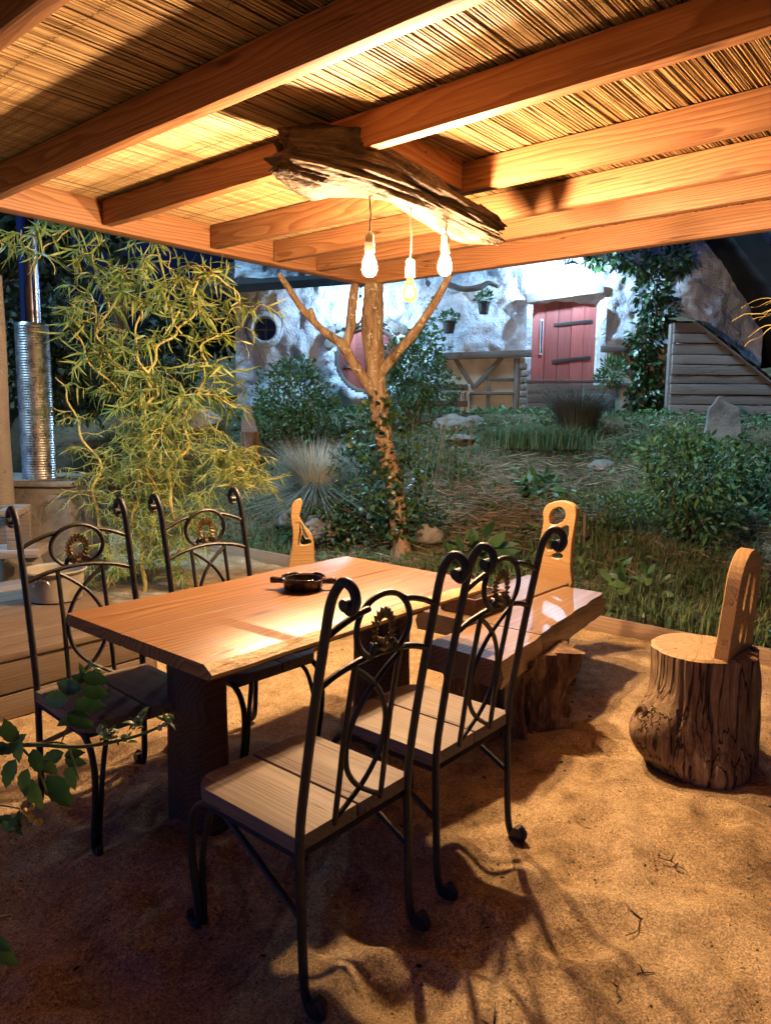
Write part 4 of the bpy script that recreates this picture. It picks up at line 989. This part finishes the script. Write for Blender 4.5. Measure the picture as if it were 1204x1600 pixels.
# ------------------------------------------------------------------ curly willow
wi = empty('curly_willow', (-2.0, 6.05, 0), label='corkscrew willow with twisted yellow stems beyond the platform', cat='tree')
WO = Vector((-2.0, 6.05, 0)); leafP, leafD, leafL = [], [], []
stems = [
 ([(-2.02, 6.0, -.05), (-2.0, 6.0, .3), (-2.06, 6.0, .6), (-2.02, 6.02, .93), (-1.95, 6.0, 1.25), (-1.97, 6.0, 1.5), (-2.08, 5.98, 1.58), (-2.05, 6.0, 1.75), (-2.2, 6.0, 1.9), (-2.3, 5.98, 2.1), (-2.33, 6.0, 2.4)], .026),
 ([(-1.97, 6.0, 1.52), (-1.86, 6.02, 1.62), (-1.90, 6.0, 1.80), (-1.80, 5.96, 2.0), (-1.65, 5.95, 2.12), (-1.52, 5.95, 2.28), (-1.50, 5.95, 2.5), (-1.36, 5.93, 2.54), (-1.2, 5.92, 2.44), (-1.12, 5.9, 2.26)], .018),
 ([(-2.05, 6.0, 1.6), (-2.2, 5.96, 1.7), (-2.4, 5.95, 1.95), (-2.5, 5.95, 2.2), (-2.62, 5.95, 2.25)], .014),
 ([(-1.98, 6.0, 1.5), (-1.9, 6.0, 1.75), (-2.02, 6.0, 2.0), (-1.95, 5.97, 2.25), (-2.1, 5.95, 2.45), (-2.05, 5.95, 2.62)], .015),
 ([(-2.28, 5.9, -.05), (-2.26, 5.9, .35), (-2.36, 5.9, .75), (-2.3, 5.9, 1.05), (-2.45, 5.9, 1.35), (-2.52, 5.9, 1.6), (-2.6, 5.9, 1.75)], .02),
 ([(-1.76, 6.0, -.05), (-1.79, 6.0, .3), (-1.72, 6.0, .6), (-1.78, 6.0, .95), (-1.62, 5.98, 1.2), (-1.60, 5.95, 1.5), (-1.42, 5.9, 1.75), (-1.45, 5.9, 2.0), (-1.3, 5.9, 2.1)], .022),
 ([(-1.74, 6.0, .2), (-1.6, 5.95, .55), (-1.42, 5.9, .8), (-1.3, 5.9, 1.1), (-1.22, 5.88, 1.15), (-1.12, 5.85, 1.0), (-1.08, 5.85, .9)], .014),
 ([(-2.0, 6.0, .25), (-1.85, 5.95, .7), (-1.9, 5.9, 1.1), (-1.75, 5.9, 1.4), (-1.62, 5.9, 1.6), (-1.35, 5.88, 1.62), (-1.2, 5.85, 1.52)], .013),
 ([(-1.95, 5.97, 2.2), (-1.88, 5.95, 2.4), (-1.98, 5.93, 2.55), (-1.85, 5.92, 2.72), (-1.9, 5.9, 2.85)], .010), ([(-1.62, 5.95, 2.1), (-1.72, 5.95, 2.3), (-1.66, 5.93, 2.5), (-1.76, 5.9, 2.7)], .009), ([(-2.3, 5.98, 2.1), (-2.2, 5.95, 2.35), (-2.3, 5.93, 2.6), (-2.2, 5.9, 2.8)], .009),
 ([(-2.62, 5.8, 2.9), (-2.75, 5.75, 2.75), (-2.6, 5.7, 2.62), (-2.72, 5.7, 2.5)], .010), ([(-2.2, 5.8, 2.95), (-2.42, 5.75, 2.8), (-2.55, 5.72, 2.7), (-2.5, 5.7, 2.5)], .010), ([(-3.0, 5.8, 2.95), (-2.9, 5.72, 2.75), (-2.95, 5.7, 2.6)], .010),
]
def curly(p, d, L_, amp=.035, freq=22., n=14):
    d = d.normalized(); u = d.orthogonal().normalized(); v2 = d.cross(u); out = []; ph = R.uniform(0, 6.28); cur = Vector(p); fr = freq*R.uniform(.7, 1.3)
    for k in range(n+1):
        t = k/n; out.append(cur+(u*math.cos(ph+t*L_*fr)+v2*math.sin(ph+t*L_*fr))*amp*min(1, t*3))
        cur = cur+d*L_/n; d = (d+Vector((R.uniform(-.14, .14), R.uniform(-.14, .14), -.055))).normalized()
    return out
tw = G()
for si, (P, r0) in enumerate(stems):
    pts = catmull(P, 6)
    for k in range(1, len(pts)): pts[k] = pts[k]+Vector((.018*math.sin(k*.9+si), .018*math.cos(k*.8+si), 0))
    link('stem', G().tube([p-WO for p in pts], [r0*.75, r0*.62, r0*.45, r0*.22], 7).mesh('stem', 180, False), m_wbark, wi)
    n_t = len(pts)
    for k in range(int(n_t*.08) if si < 11 else 0, n_t):
        low = pts[k].z < 1.45
        for q in range(4 if low else 2):
            if R.random() < (.15 if low else .66) or (pts[k].x < -2.36 and R.random() < .6): continue
            a_ = R.uniform(0, 6.283); d = Vector((math.cos(a_), math.sin(a_)*.6-.15, R.uniform(-.15, .75)))
            L_ = R.uniform(.14, .36)
            c_ = curly(pts[k], d, L_, .022 if low else .03)
            tw.tube([p-WO for p in c_], [.004, .0022, .0012], 4, cap=False)
            step = 1
            for m_ in range(2, len(c_)):
                for z_ in range(2 if low else 2):
                    if R.random() < (.2 if low else .45): continue
                    p = c_[m_]-WO; leafP.append(tuple(p)); td = (c_[m_]-c_[m_-1]).normalized()
                    leafD.append(tuple(td*.5+Vector((R.uniform(-1, 1), R.uniform(-1, 1), R.uniform(-1., .35)))))
                    leafL.append(R.uniform(.04, .085) if low else R.uniform(.07, .16))
o = link('twig', tw.mesh('twig', 180, False), m_wbark, wi); o['kind'] = 'stuff'
link('leaves', arrmesh('leaves', *leaf_arr(np.array(leafP), np.array(leafD), np.array(leafL), .125, 1.6, .03)), m_willow, wi)

# ------------------------------------------------------------------ bank planting
def P3(x, y): return (x, y, bz(x, y))
bush('laurel_shrub', P3(-1.28, 10.2), [(0, 0, .62, .56, .42, .50), (-.22, .05, .35, .5, .4, .35), (.28, -.05, .38, .42, .4, .38), (.05, 0, .95, .32, .3, .25)], 3400, .075, m_gleaf, 'dense rounded leafy shrub below the round window', 'shrub')
bush('climbing_rose', P3(.42, 10.6), [(0, 0, .75, .42, .25, .5), (.15, .1, 1.15, .28, .2, .32), (-.25, 0, .45, .45, .3, .4), (-.30, .1, .95, .25, .2, .3), (.35, .1, .55, .28, .2, .3), (.22, .6, 1.5, .10, .1, .35)], 3000, .075, m_gleaf, 'loose climbing shrub between the trunk post and the rail', 'shrub')
bush('weedy_bush', P3(3.08, 7.35), [(0, 0, .62, .46, .40, .42), (-.25, .0, .85, .30, .3, .28), (.30, .1, .72, .34, .3, .32), (.05, -.1, .25, .42, .36, .25), (-.1, .1, 1.02, .2, .2, .15)], 2600, .085, m_gleaf, 'tall leafy weed bush on the bank behind the stump stool', 'bush', Wr=.36)
bush('low_bush', P3(2.25, 7.6), [(0, 0, .18, .40, .30, .18), (.3, -.1, .22, .3, .25, .2)], 800, .07, m_gleaf, 'low spreading green plant left of the tall weed bush', 'bush', Wr=.34)
bush('dark_bush', P3(4.3, 8.2), [(0, 0, .35, .5, .4, .35)], 900, .08, m_dleaf, 'dark low bush at the picture edge beyond the stool', 'bush')
bush('broadleaf_weed', P3(1.78, 8.6), [(0, 0, .12, .26, .2, .12)], 70, .20, m_gleaf, 'broad leaved dock plant in the middle of the bank', 'weed', 'broad leaved weeds on the bank', Wr=.34, nst=3)
bush('broadleaf_weed', P3(.88, 6.95), [(0, 0, .14, .24, .2, .13)], 55, .19, m_gleaf, 'broad leaved weed at the foot of the bank beside the trunk', 'weed', 'broad leaved weeds on the bank', Wr=.5, nst=3)
bush('broadleaf_weed', P3(2.0, 5.75), [(0, 0, .12, .22, .18, .12)], 40, .15, m_gleaf, 'broad leaved weed in the grass behind the bench', 'weed', 'broad leaved weeds on the bank', Wr=.45, nst=3)
bush('broadleaf_weed', P3(.75, 9.0), [(0, 0, .10, .4, .2, .10)], 120, .10, m_gleaf, 'pale green weed patch above the straw on the bank', 'weed', 'broad leaved weeds on the bank', Wr=.42, nst=3)
# ivy on the trunk post and on the house
iv = empty('trunk_ivy', (.1, 7.35, .9), label='ivy clinging round the middle of the trunk post', cat='ivy')
P, d = blob_points([(-.20, 0, .62, .16, .14, .18), (-.30, .02, .35, .20, .14, .22), (-.02, -.02, .25, .14, .13, .45), (.12, 0, -.1, .14, .13, .4), (-.22, .0, -.15, .22, .16, .30), (.0, -.02, -.45, .22, .18, .25)], 800, .3)
link('foliage', arrmesh('foliage', *leaf_arr(P, d+rng.normal(size=d.shape)*.5, .065*rng.uniform(.6, 1.4, len(P)), .75)), m_dleaf, iv)
bush('foot_shrub', P3(.02, 7.75), [(-.3, 0, .30, .45, .25, .30), (.25, 0, .25, .4, .25, .25), (-.75, -.1, .2, .35, .25, .2), (-.38, .4, .75, .28, .2, .35), (-.2, .2, 1.05, .2, .15, .25)], 2400, .07, m_dleaf, 'dark leafy growth at the foot of the trunk post', 'shrub')
ivh = empty('house_creeper', (4.15, 12.05, 1.5), label='dark creeper climbing the white wall beside the red door', cat='creeper')
P, d = blob_points([(-.75, 0, 2.42, .35, .12, .13), (-.2, 0, 2.38, .40, .14, .2), (.35, 0, 2.42, .28, .14, .28), (.05, 0, 1.95, .30, .14, .35), (.18, 0, 1.55, .32, .15, .32), (-.05, 0, 1.15, .28, .14, .30), (0, -.05, .75, .22, .14, .30), (-.05, -.1, .35, .28, .18, .25), (.1, -.1, .1, .2, .15, .2)], 1900, .25)
link('foliage', arrmesh('foliage', *leaf_arr(P, d+[0, -.5, -.5]+rng.normal(size=d.shape)*.4, .11*rng.uniform(.6, 1.3, len(P)), .55)), m_dleaf, ivh)
link('stem', G().tube(catmull([(.1, 0, -.1), (0, 0, .5), (.1, 0, 1.2), (.1, .02, 2.0), (-.3, .02, 2.4), (-1.0, .02, 2.45)], 5), [.03, .02, .008], 6).mesh('stem', 180), m_twig, ivh)
# feather grass, lavender
fg = empty('feather_grass', P3(-.80, 8.4), label='pale feathery grass clump in front of the laurel shrub', cat='grass clump')
n = 2600; a = rng.uniform(0, 6.283, n); r = rng.random(n)**.5*.17; P = np.stack([r*np.cos(a), r*np.sin(a), np.zeros(n)], 1); D = np.stack([np.cos(a), np.sin(a), np.zeros(n)], 1)
link('blades', arrmesh('blades', *blade_arr(P, rng.uniform(.5, 1.2, n), .009, .42, .5, D)), m_pampas, fg)
n = 1200; a = rng.uniform(0, 6.283, n); P = np.stack([.12*np.cos(a), .12*np.sin(a), .02*np.ones(n)], 1); D = np.stack([np.cos(a), np.sin(a)-.3, np.zeros(n)], 1)
link('blades', arrmesh('blades', *blade_arr(P, rng.uniform(.5, 1.0, n), .009, .9, 1.3, D)), m_pampas, fg)
lv = empty('lavender_bush', P3(2.72, 10.6), label='dome of dark lavender stalks in front of the planter', cat='bush')
n = 1900; a = rng.uniform(0, 6.283, n); r = rng.random(n)**.5*.25; P = np.stack([r*np.cos(a), r*np.sin(a), np.zeros(n)], 1); D = np.stack([np.cos(a), np.sin(a), np.zeros(n)], 1)
link('stalks', arrmesh('stalks', *blade_arr(P, rng.uniform(.45, .80, n), .008, .75, .25, D)), m_lav, lv)
gt = empty('grass_tuft', P3(2.0, 10.0), label='wide soft grass tuft left of the lavender', cat='grass clump')
n = 1500; P = np.stack([rng.normal(0, .42, n), rng.normal(0, .2, n), np.zeros(n)], 1)
link('blades', arrmesh('blades', *blade_arr(P, rng.uniform(.25, .48, n), .007, .6, .7)), m_grass, gt)
sw = empty('stalky_weed', P3(.62, 8.7), label='thin bare weed stalks standing right of the trunk post', cat='weed')
g = G()
for i in range(34):
    x, y = R.gauss(0, .22), R.gauss(0, .15); hh = R.uniform(.35, .95); lx, ly = R.uniform(-.15, .15), R.uniform(-.1, .1)
    g.tube(catmull([(x, y, -.02), (x+lx*.4, y+ly*.4, hh*.5), (x+lx, y+ly, hh)], 3), [.004, .0015], 4, cap=False)
    for k in range(4): g.tube([(x+lx*.8, y+ly*.8, hh*(.6+.1*k)), (x+lx*.8+R.uniform(-.06, .06), y+ly*.8, hh*(.6+.1*k)+.06)], [.002, .001], 3, cap=False)
o = link('stalks', g.mesh('stalks', 180, False), m_straw, sw); o['kind'] = 'stuff'
n = 420; P, d = blob_points([(0, 0, .25, .3, .2, .22), (.05, 0, .55, .22, .15, .2)], n, .2); link('foliage', arrmesh('foliage', *leaf_arr(P, d+[0, 0, .2], .055*rng.uniform(.6, 1.3, n), .35)), m_gleaf, sw)
# boulders
def boulder(x, y, z, r, label, seed, m=m_rock, cat='boulder'):
    bm = bmesh.new(); bmesh.ops.create_icosphere(bm, subdivisions=4, radius=1)
    for v in bm.verts:
        q = 1+.28*nz(v.co.x*1.2+seed, v.co.y*1.2, v.co.z*1.2)+.08*nz(v.co.x*4, v.co.y*4+seed, v.co.z*4); v.co = Vector((v.co.x*r[0], v.co.y*r[1], v.co.z*r[2]))*q
    me = bpy.data.meshes.new('boulder'); bm.to_mesh(me); bm.free(); me.polygons.foreach_set('use_smooth', [True]*len(me.polygons))
    tag(link('boulder', me, m, loc=(x, y, z)), label, cat, 'stones on the bank')
boulder(.93, 10.5, 1.33, (.30, .22, .15), 'rounded brown boulder below the rustic rail', 1.)
boulder(1.24, 10.6, 1.36, (.16, .16, .12), 'smaller boulder leaning on the rounded brown one', 2.)
boulder(.98, 10.0, 1.17, (.22, .2, .05), 'flat pale stone below the boulder', 3.)
boulder(.72, 8.9, bz(.72, 8.9)+.0, (.25, .16, .05), 'flat grey stone above the straw on the bank', 4.)
boulder(-.68, 7.75, .27, (.20, .14, .15), 'tan stone below the feather grass', 5.)
boulder(.46, 7.55, .24, (.15, .12, .11), 'tan stone just right of the trunk post foot', 6.)
boulder(-1.02, 7.9, .34, (.13, .12, .12), 'small tan stone behind the carved chair back', 7.)
boulder(2.75, 9.4, bz(2.75, 9.4)+.01, (.16, .14, .08), 'half buried grey stone above the weed bush', 8.)
boulder(-3.15, 11.0, 1.45, (.38, .3, .22), 'pale boulder seen through the willow twigs', 9., m_plaster)
boulder(-2.72, 10.9, 1.36, (.26, .2, .18), 'pale boulder nearest the white house corner', 10., m_plaster)
# log across the bank foot and a stake
tag(link('garden_stake', G().box((0, 0, .15), (.025, .02, .4)).mesh('garden_stake'), m_deck, loc=P3(1.95, 7.15)), 'thin wooden stake upright in the bank', 'stake')
# grass and straw as cover
def scatter(n, x0, x1, y0, y1, dens):
    out = []
    while len(out) < n:
        x = R.uniform(x0, x1); y = R.uniform(y0, y1)
        if kerb_l(x, y) < 2.79 or R.random() > dens(x, y): continue
        if -2.6 < x < 6.2 and y > 12.05: continue
        out.append((x, y, bz(x, y)-.01))
    return np.array(out)
def strawy(x, y):
    s_ = nz(x*.9+3, y*.9, 5.)+.4*nz(x*2.6, y*2.6, 2.)
    t = math.exp(-((x-1.2)/1.0)**2-((y-8.1)/.75)**2)*.9+math.exp(-((x-3.9)/.9)**2-((y-6.5)/.8)**2)*.8+math.exp(-((x-2.2)/1.1)**2-((y-9.1)/.5)**2)*.7
    return t+.35*s_
gd = lambda x, y: .10+.9*max(0., min(1., .75-strawy(x, y)*1.1))
P = scatter(42000, -3.2, 6.5, 4.0, 12.2, gd)
tall = np.array([.5+.5*nz(p[0]*1.3, p[1]*1.3, 9.) for p in P]); near_ = np.clip(1.2-(P[:, 1]-5)/9, .5, 1.1)*np.where((P[:, 1] < 7.2) & (P[:, 0] > .6), 1.45, 1.)
tag(link('bank_grass', arrmesh('bank_grass', *blade_arr(P, (.06+.26*tall*rng.random(len(P)))*near_, .008, .6, .8)), m_grass), 'rough green grass over the bank', 'grass', None, 'stuff')
P = scatter(15000, -1.5, 6.0, 4.2, 11.6, lambda x, y: max(0., min(1., strawy(x, y)*1.6)))
a = rng.uniform(0, 6.283, len(P)); ln_ = rng.uniform(.08, .3, len(P)); D = np.stack([np.cos(a), np.sin(a)*.7, rng.uniform(-.25, .3, len(P))], 1)
tag(link('dry_straw', arrmesh('dry_straw', *leaf_arr(P+np.array([0, 0, .03])+rng.normal(size=P.shape)*.02, D, ln_, .035, .3, 0.)), m_straw), 'matted dry straw and dead stalks on the bank', 'straw', None, 'stuff')
n = 7000; P = scatter(n, -2.5, 6., 4.2, 12., lambda x, y: .25+.75*max(0, nz(x*1.5, y*1.5, 1.)*2)*(1-min(1, max(0, strawy(x, y)))))
a = rng.uniform(0, 6.283, n); D = np.stack([np.cos(a), np.sin(a), rng.uniform(.1, 1., n)], 1)
tag(link('small_weeds', arrmesh('small_weeds', *leaf_arr(P+np.array([0, 0, .03])*rng.random((n, 1))*3, D, rng.uniform(.04, .12, n), .4, .5)), m_gleaf), 'small leafy weeds scattered through the bank grass', 'weeds', None, 'stuff')
# dry tendrils hanging in from the side
db = empty('dry_branch', (2.36, 4.6, 2.12), label='bunch of dry orange tendrils poking in at the picture edge', cat='branch')
for i in range(9):
    g = G(); z0 = R.uniform(-.07, .08); c_ = curly(Vector((.12, R.uniform(-.05, .05), z0)), Vector((-1, R.uniform(-.2, .2), R.uniform(-.25, .25))), R.uniform(.2, .36), .012, 30., 10)
    g.tube(c_, [.006, .003, .0015], 5); link('tendril', g.mesh('tendril', 180, False), m_wbark, db)

# ------------------------------------------------------------------ trees against the night sky
def tree(x, y, z0, h, r, n, label, seed, ls=.25):
    e = empty('night_tree', (x, y, z0), label=label, cat='tree', group='dark trees behind the yard')
    bl_ = []; R2 = random.Random(seed)
    for k in range(9):
        a_ = R2.uniform(0, 6.283); q = R2.uniform(0, .75)*r; bl_.append((q*math.cos(a_), q*math.sin(a_), h*R2.uniform(.5 if h < 7 else .72, .92), r*.5, r*.5, r*.38))
    link('trunk', G().tube(catmull([(0, 0, -.3), (.1, 0, h*.3), (-.05, .05, h*.6), (0, 0, h*.85)], 5), [.03*h, .02*h, .006*h], 9).mesh('trunk', 180), m_bark, e)
    for b_ in bl_[:5]: link('limb', G().tube(catmull([(0, 0, h*.35), (b_[0]*.5, b_[1]*.5, (h*.4+b_[2])/2), b_[:3]], 4), [.012*h, .004*h], 6).mesh('limb', 180), m_bark, e)
    P, d = blob_points(bl_, n, .35); link('crown', arrmesh('crown', *leaf_arr(P, d+rng.normal(size=d.shape)*.7, ls*rng.uniform(.6, 1.3, n), .5)), m_black_leaf, e)
tree(-6.4, 11.5, .9, 4.9, 2.3, 4200, 'dark bushy tree filling the gloom behind the flue', 1, .2)
tree(-5.0, 13.5, .9, 1.7, 1.3, 2000, 'low dark tree behind the curly willow', 2, .18)
tree(-4.3, 9.0, .55, 2.3, 1.25, 3000, 'dark shrubby tree added behind the oven to darken the lit ground', 8, .12)  # this tree and the next added to cover moonlit ground with dark foliage
tree(-3.2, 10.6, .9, 1.35, .75, 1500, 'small dark bush added behind the willow to darken the lit ground', 9, .1)
tree(-6.3, 24, 2.4, 2.1, 1.3, 1200, 'distant round tree against the blue sky left of the house', 3, .3)
tree(-6.3, 17.5, 1.6, 7.4, 2.2, 1500, 'tall thin crowned tree whose top leaves cross the blue sky', 4, .28)
tree(-9.5, 16., 1.2, 6.5, 3.2, 3200, 'big dark tree at the far left behind the oven', 5, .28)

# ------------------------------------------------------------------ climbing vine in the near corner
vn = empty('trumpet_vine', (-.55, 1.35, .85), label='leafy vine shoots with toothed leaves reaching in beside the camera', cat='vine')
VO = Vector((-.55, 1.35, .85))
def vpath(P): return [Vector(p)-VO for p in P]
for P, r in (([(-1.05, 1.25, -.02), (-1.0, 1.25, .4), (-.92, 1.28, .75), (-.75, 1.32, .854), (-.666, 1.32, .870), (-.562, 1.30, .877), (-.471, 1.32, .888), (-.402, 1.33, .915)], .0042),
             ([(-.556, 1.30, 1.007), (-.575, 1.31, .952), (-.592, 1.32, .914), (-.61, 1.32, .869)], .0022), ([(-.676, 1.32, .872), (-.61, 1.33, .869), (-.606, 1.36, .824), (-.60, 1.37, .773)], .0022),
             ([(-.99, 1.25, .6), (-.85, 1.28, .86), (-.746, 1.32, .912), (-.689, 1.34, .849), (-.668, 1.35, .798), (-.658, 1.36, .746)], .003), ([(-1.02, 1.25, .3), (-.85, 1.30, .47), (-.772, 1.32, .504), (-.723, 1.32, .518)], .003),
             ([(-.85, 1.28, .86), (-.78, 1.34, .75), (-.70, 1.33, .735)], .002), ([(-1.0, 1.25, .42), (-.85, 1.3, .50), (-.76, 1.33, .44)], .002)):
    link('stem', G().tube(catmull(vpath(P), 6), [r, r, r*.6], 6).mesh('stem', 180, False), m_stem, vn)
def vleaf(L_):
    """ovate toothed leaf along +x, folded on its midrib, two thin faces"""
    n = 9; up_, dn = [], []
    vs = [(0, 0, 0)]; fs_ = []
    for k in range(n+1):
        t = k/n; w_ = .29*L_*math.sin(math.pi*min(1, t**.75))**.8 if 0 < t < 1 else 0
        w_ *= (1 if k % 2 else .88); z = -.16*L_*t*t
        vs += [(t*L_, 0, z), (t*L_+.03*L_*(k % 2), w_, z+w_*.32), (t*L_+.03*L_*(k % 2), -w_, z+w_*.32)]
    for k in range(n):
        a_ = 1+3*k; b_ = a_+3; fs_ += [(a_, b_, b_+1, a_+1), (a_, a_+2, b_+2, b_)]
    return vs[0:], fs_
lf_me = []
for q in range(3):
    g = G(); vs, fs_ = vleaf(1.); g.add(vs[0:1]+vs[1:], fs_); me = bpy.data.meshes.new('leaf'); me.from_pydata(g.v[0:], [], g.f); me.update(); me.polygons.foreach_set('use_smooth', [True]*len(me.polygons)); lf_me.append(me)
for (x, y, z, L_, a_) in [(-0.562, 1.257, 1.011, 0.047, 170), (-0.535, 1.31, 0.979, 0.046, -20), (-0.621, 1.33, 0.956, 0.054, 185), (-0.557, 1.333, 0.945, 0.052, -8), (-0.558, 1.294, 1.012, 0.028, 160), (-0.507, 1.244, 1.03, 0.041, -10), (-0.545, 1.262, 0.945, 0.049, -35), (-0.62, 1.361, 0.898, 0.027, 200), (-0.664, 1.244, 0.931, 0.044, 100), (-0.659, 1.258, 0.892, 0.049, -95), (-0.734, 1.366, 0.871, 0.04, -60), (-0.751, 1.396, 0.772, 0.054, -110), (-0.617, 1.24, 0.877, 0.041, -70), (-0.66, 1.385, 0.812, 0.046, 200), (-0.614, 1.282, 0.844, 0.037, -60), (-0.706, 1.368, 0.767, 0.053, -100), (-0.691, 1.377, 0.736, 0.064, -80), (-0.645, 1.379, 0.745, 0.07, -50), (-0.618, 1.378, 0.773, 0.048, -85), (-0.613, 1.387, 0.804, 0.038, -15), (-0.617, 1.393, 0.817, 0.035, 10), (-0.665, 1.277, 0.901, 0.03, 40), (-0.717, 1.317, 0.863, 0.038, -20), (-0.73, 1.343, 0.689, 0.031, -40), (-0.669, 1.245, 0.757, 0.024, 60), (-0.765, 1.394, 0.675, 0.03, 170), (-0.752, 1.344, 0.413, 0.058, -50), (-0.727, 1.286, 0.483, 0.038, -30)]:
    L_ *= 1.12
    d = Vector((math.cos(rad(a_)), R.uniform(-.35, .35), math.sin(rad(a_)))).normalized()
    up_ = Vector((R.uniform(-.4, .4), -1.0, R.uniform(.3, 1.0))); yv = up_.cross(d).normalized(); zv = d.cross(yv)
    M = Matrix((d, yv, zv)).transposed().to_4x4()
    M = Matrix.Translation(Vector((x, y, z))-VO-d*L_*.5) @ M @ Matrix.Diagonal((L_, L_, L_, 1))
    link('leaf', lf_me[R.randrange(3)], m_vine, vn, mw=M)
g_b = G().lathe([(.0005, -.004), (.003, -.003), (.0042, 0), (.003, .004), (.0005, .0055)], 8).mesh('bud', 180)
m2b = g_b.copy(); 
for P, m_, me_, s_ in (([(-.535, 1.32, .902), (-.524, 1.32, .894), (-.515, 1.32, .889), (-.459, 1.32, .922), (-.454, 1.32, .93), (-.464, 1.32, .913), (-.421, 1.32, .906), (-.411, 1.32, .913), (-.403, 1.32, .921), (-.537, 1.30, 1.017), (-.524, 1.30, 1.025), (-.549, 1.30, 1.012)], m_paleb, g_b, 1.2),
                       ([(-.684, 1.32, .735), (-.677, 1.32, .73), (-.672, 1.32, .72), (-.68, 1.33, .719), (-.665, 1.32, .714), (-.66, 1.325, .71), (-.673, 1.325, .74)], m_bud, m2b, 1.15)):
    for p in P:
        o = link('bud', me_, m_, vn, Vector(p)-VO); o.rotation_euler = (R.uniform(-1, 1), R.uniform(-1, 1), 0); o.scale = (s_, s_, s_*1.4)
tl, td, tL = [], [], []
for c_ in ((-.520, 1.32, .895), (-.459, 1.32, .92), (-.41, 1.33, .915), (-.535, 1.30, 1.015), (-.70, 1.32, .71), (-.49, 1.32, .887)):
    for k in range(16): tl.append((c_[0]+R.uniform(-.014, .014)-VO.x, c_[1]+R.uniform(-.014, .014)-VO.y, c_[2]+R.uniform(-.012, .012)-VO.z)); td.append((R.uniform(-1, 1), R.uniform(-1, 1), R.uniform(-.6, 1))); tL.append(R.uniform(.014, .026))
o = link('young_leaves', arrmesh('young_leaves', *leaf_arr(np.array(tl), np.array(td), np.array(tL), .42, .5)), m_gleaf, vn); o['kind'] = 'stuff'

# ------------------------------------------------------------------ litter on the sand
def gz(x, y): return ground_z(x, y)
tw_spots = [((.80, 2.02, .0), .20, 30, 'dark curled twig on the sand below the stump stool'), ((.62, 1.76, 0), .05, 80, 'small black twig scrap on the sand by the camera'), ((.72, 1.82, 0), .06, 20, 'crumpled dark leaf stalk on the bright sand'),
            ((.98, 2.30, 0), .10, -40, 'short dark twig in front of the stump stool'), ((-.02, 1.47, 0), .24, 62, 'thin straw stalk lying by the near chair foot'), ((.03, 1.43, 0), .30, 5, 'long pale straw stalk at the bottom edge'),
            ((-.38, 1.75, 0), .10, 40, 'pale straw under the near chair'), ((.42, 2.55, 0), .09, 25, 'reddish stick beside the far chair foot'), ((.30, 1.62, 0), .22, -12, 'thin brown twig across the sand shadows')]
for i, ((x, y, _), L_, a_, lab) in enumerate(tw_spots):
    g = G(); dv = Vector((math.cos(rad(a_)), math.sin(rad(a_)), 0)); pv = Vector((-dv.y, dv.x, 0)); P = []
    for k in range(6):
        t = k/5-.5; q = dv*L_*t+pv*L_*.16*nz(i*3.1, k*.8, 2.); X, Y = x+q.x, y+q.y; P.append((q.x, q.y, gz(X, Y)+.006-gz(x, y)+.004*abs(nz(k, i, 1.))))
    straw_ = 'straw' in lab or 'stick' in lab
    g.tube(catmull(P, 3), [.0012, .0016, .0008] if straw_ else [.0014, .002, .001], 6)
    if not straw_: g.tube([P[2], (P[2][0]+pv.x*L_*.3, P[2][1]+pv.y*L_*.3, P[2][2]+.012)], [.003, .001], 5)
    tag(link('fallen_twig', g.mesh('fallen_twig', 180, False), m_straw if straw_ else m_twig, loc=(x, y, gz(x, y))), lab, 'twig', 'twigs fallen on the sand')
n = 1500; P = []
while len(P) < n:
    l, s = R.uniform(-1.9, 2.7), R.uniform(-1.35, 3.2); p = W(l, s)
    P.append((p.x, p.y, gz(p.x, p.y)+.003))
a = rng.uniform(0, 6.283, n); D = np.stack([np.cos(a), np.sin(a), rng.uniform(-.02, .1, n)], 1)
tag(link('sand_litter', arrmesh('sand_litter', *leaf_arr(np.array(P), D, rng.uniform(.008, .05, n)*rng.random(n)**.6, .10, .1, 0.)), m_straw), 'fine straw bits and chips strewn on the sand', 'litter', None, 'stuff')
n = 260; P = []
for i in range(n):
    l, s = R.uniform(-1.6, 1.6), R.uniform(.2, 2.4); p = W(l, s); P.append((p.x, p.y, gz(p.x, p.y)+.004))
a = rng.uniform(0, 6.283, n); D = np.stack([np.cos(a), np.sin(a), rng.uniform(-.05, .25, n)], 1)
tag(link('leaf_litter', arrmesh('leaf_litter', *leaf_arr(np.array(P), D, rng.uniform(.008, .03, n)*rng.random(n)**.5, .45, .6, .1)), leaf_mat('dead leaf', [(.02, .012, .008), (.06, .035, .018), (.14, .085, .04)], .8, .1)), 'dry dark leaf scraps lying on the sand', 'litter', None, 'stuff')
n = 9000; P = []
bmp = G()
for i in range(n):
    l, s = R.uniform(-1.9, 2.7), R.uniform(-1.3, 3.0); p = W(l, s); r = R.uniform(.002, .006)*(2.2 if R.random() < .03 else 1); z = gz(p.x, p.y)
    vs = [(p.x+r*dx, p.y+r*dy, z+r*.6*dz) for dx, dy, dz in ((1, 0, 0), (-.3, .9, 0), (-.8, -.5, 0), (.1, -.9, .1), (0, 0, 1.1), (0, 0, -.6))]
    bmp.add(vs, [(0, 1, 4), (1, 2, 4), (2, 3, 4), (3, 0, 4), (1, 0, 5), (2, 1, 5), (3, 2, 5), (0, 3, 5)])
tag(link('gravel', bmp.mesh('gravel', None, False), leaf_mat('grit', [(.10, .065, .04), (.32, .23, .14), (.55, .43, .28)], .9, 0., .2)), 'small stones and grit clods on the sand', 'gravel', None, 'stuff')
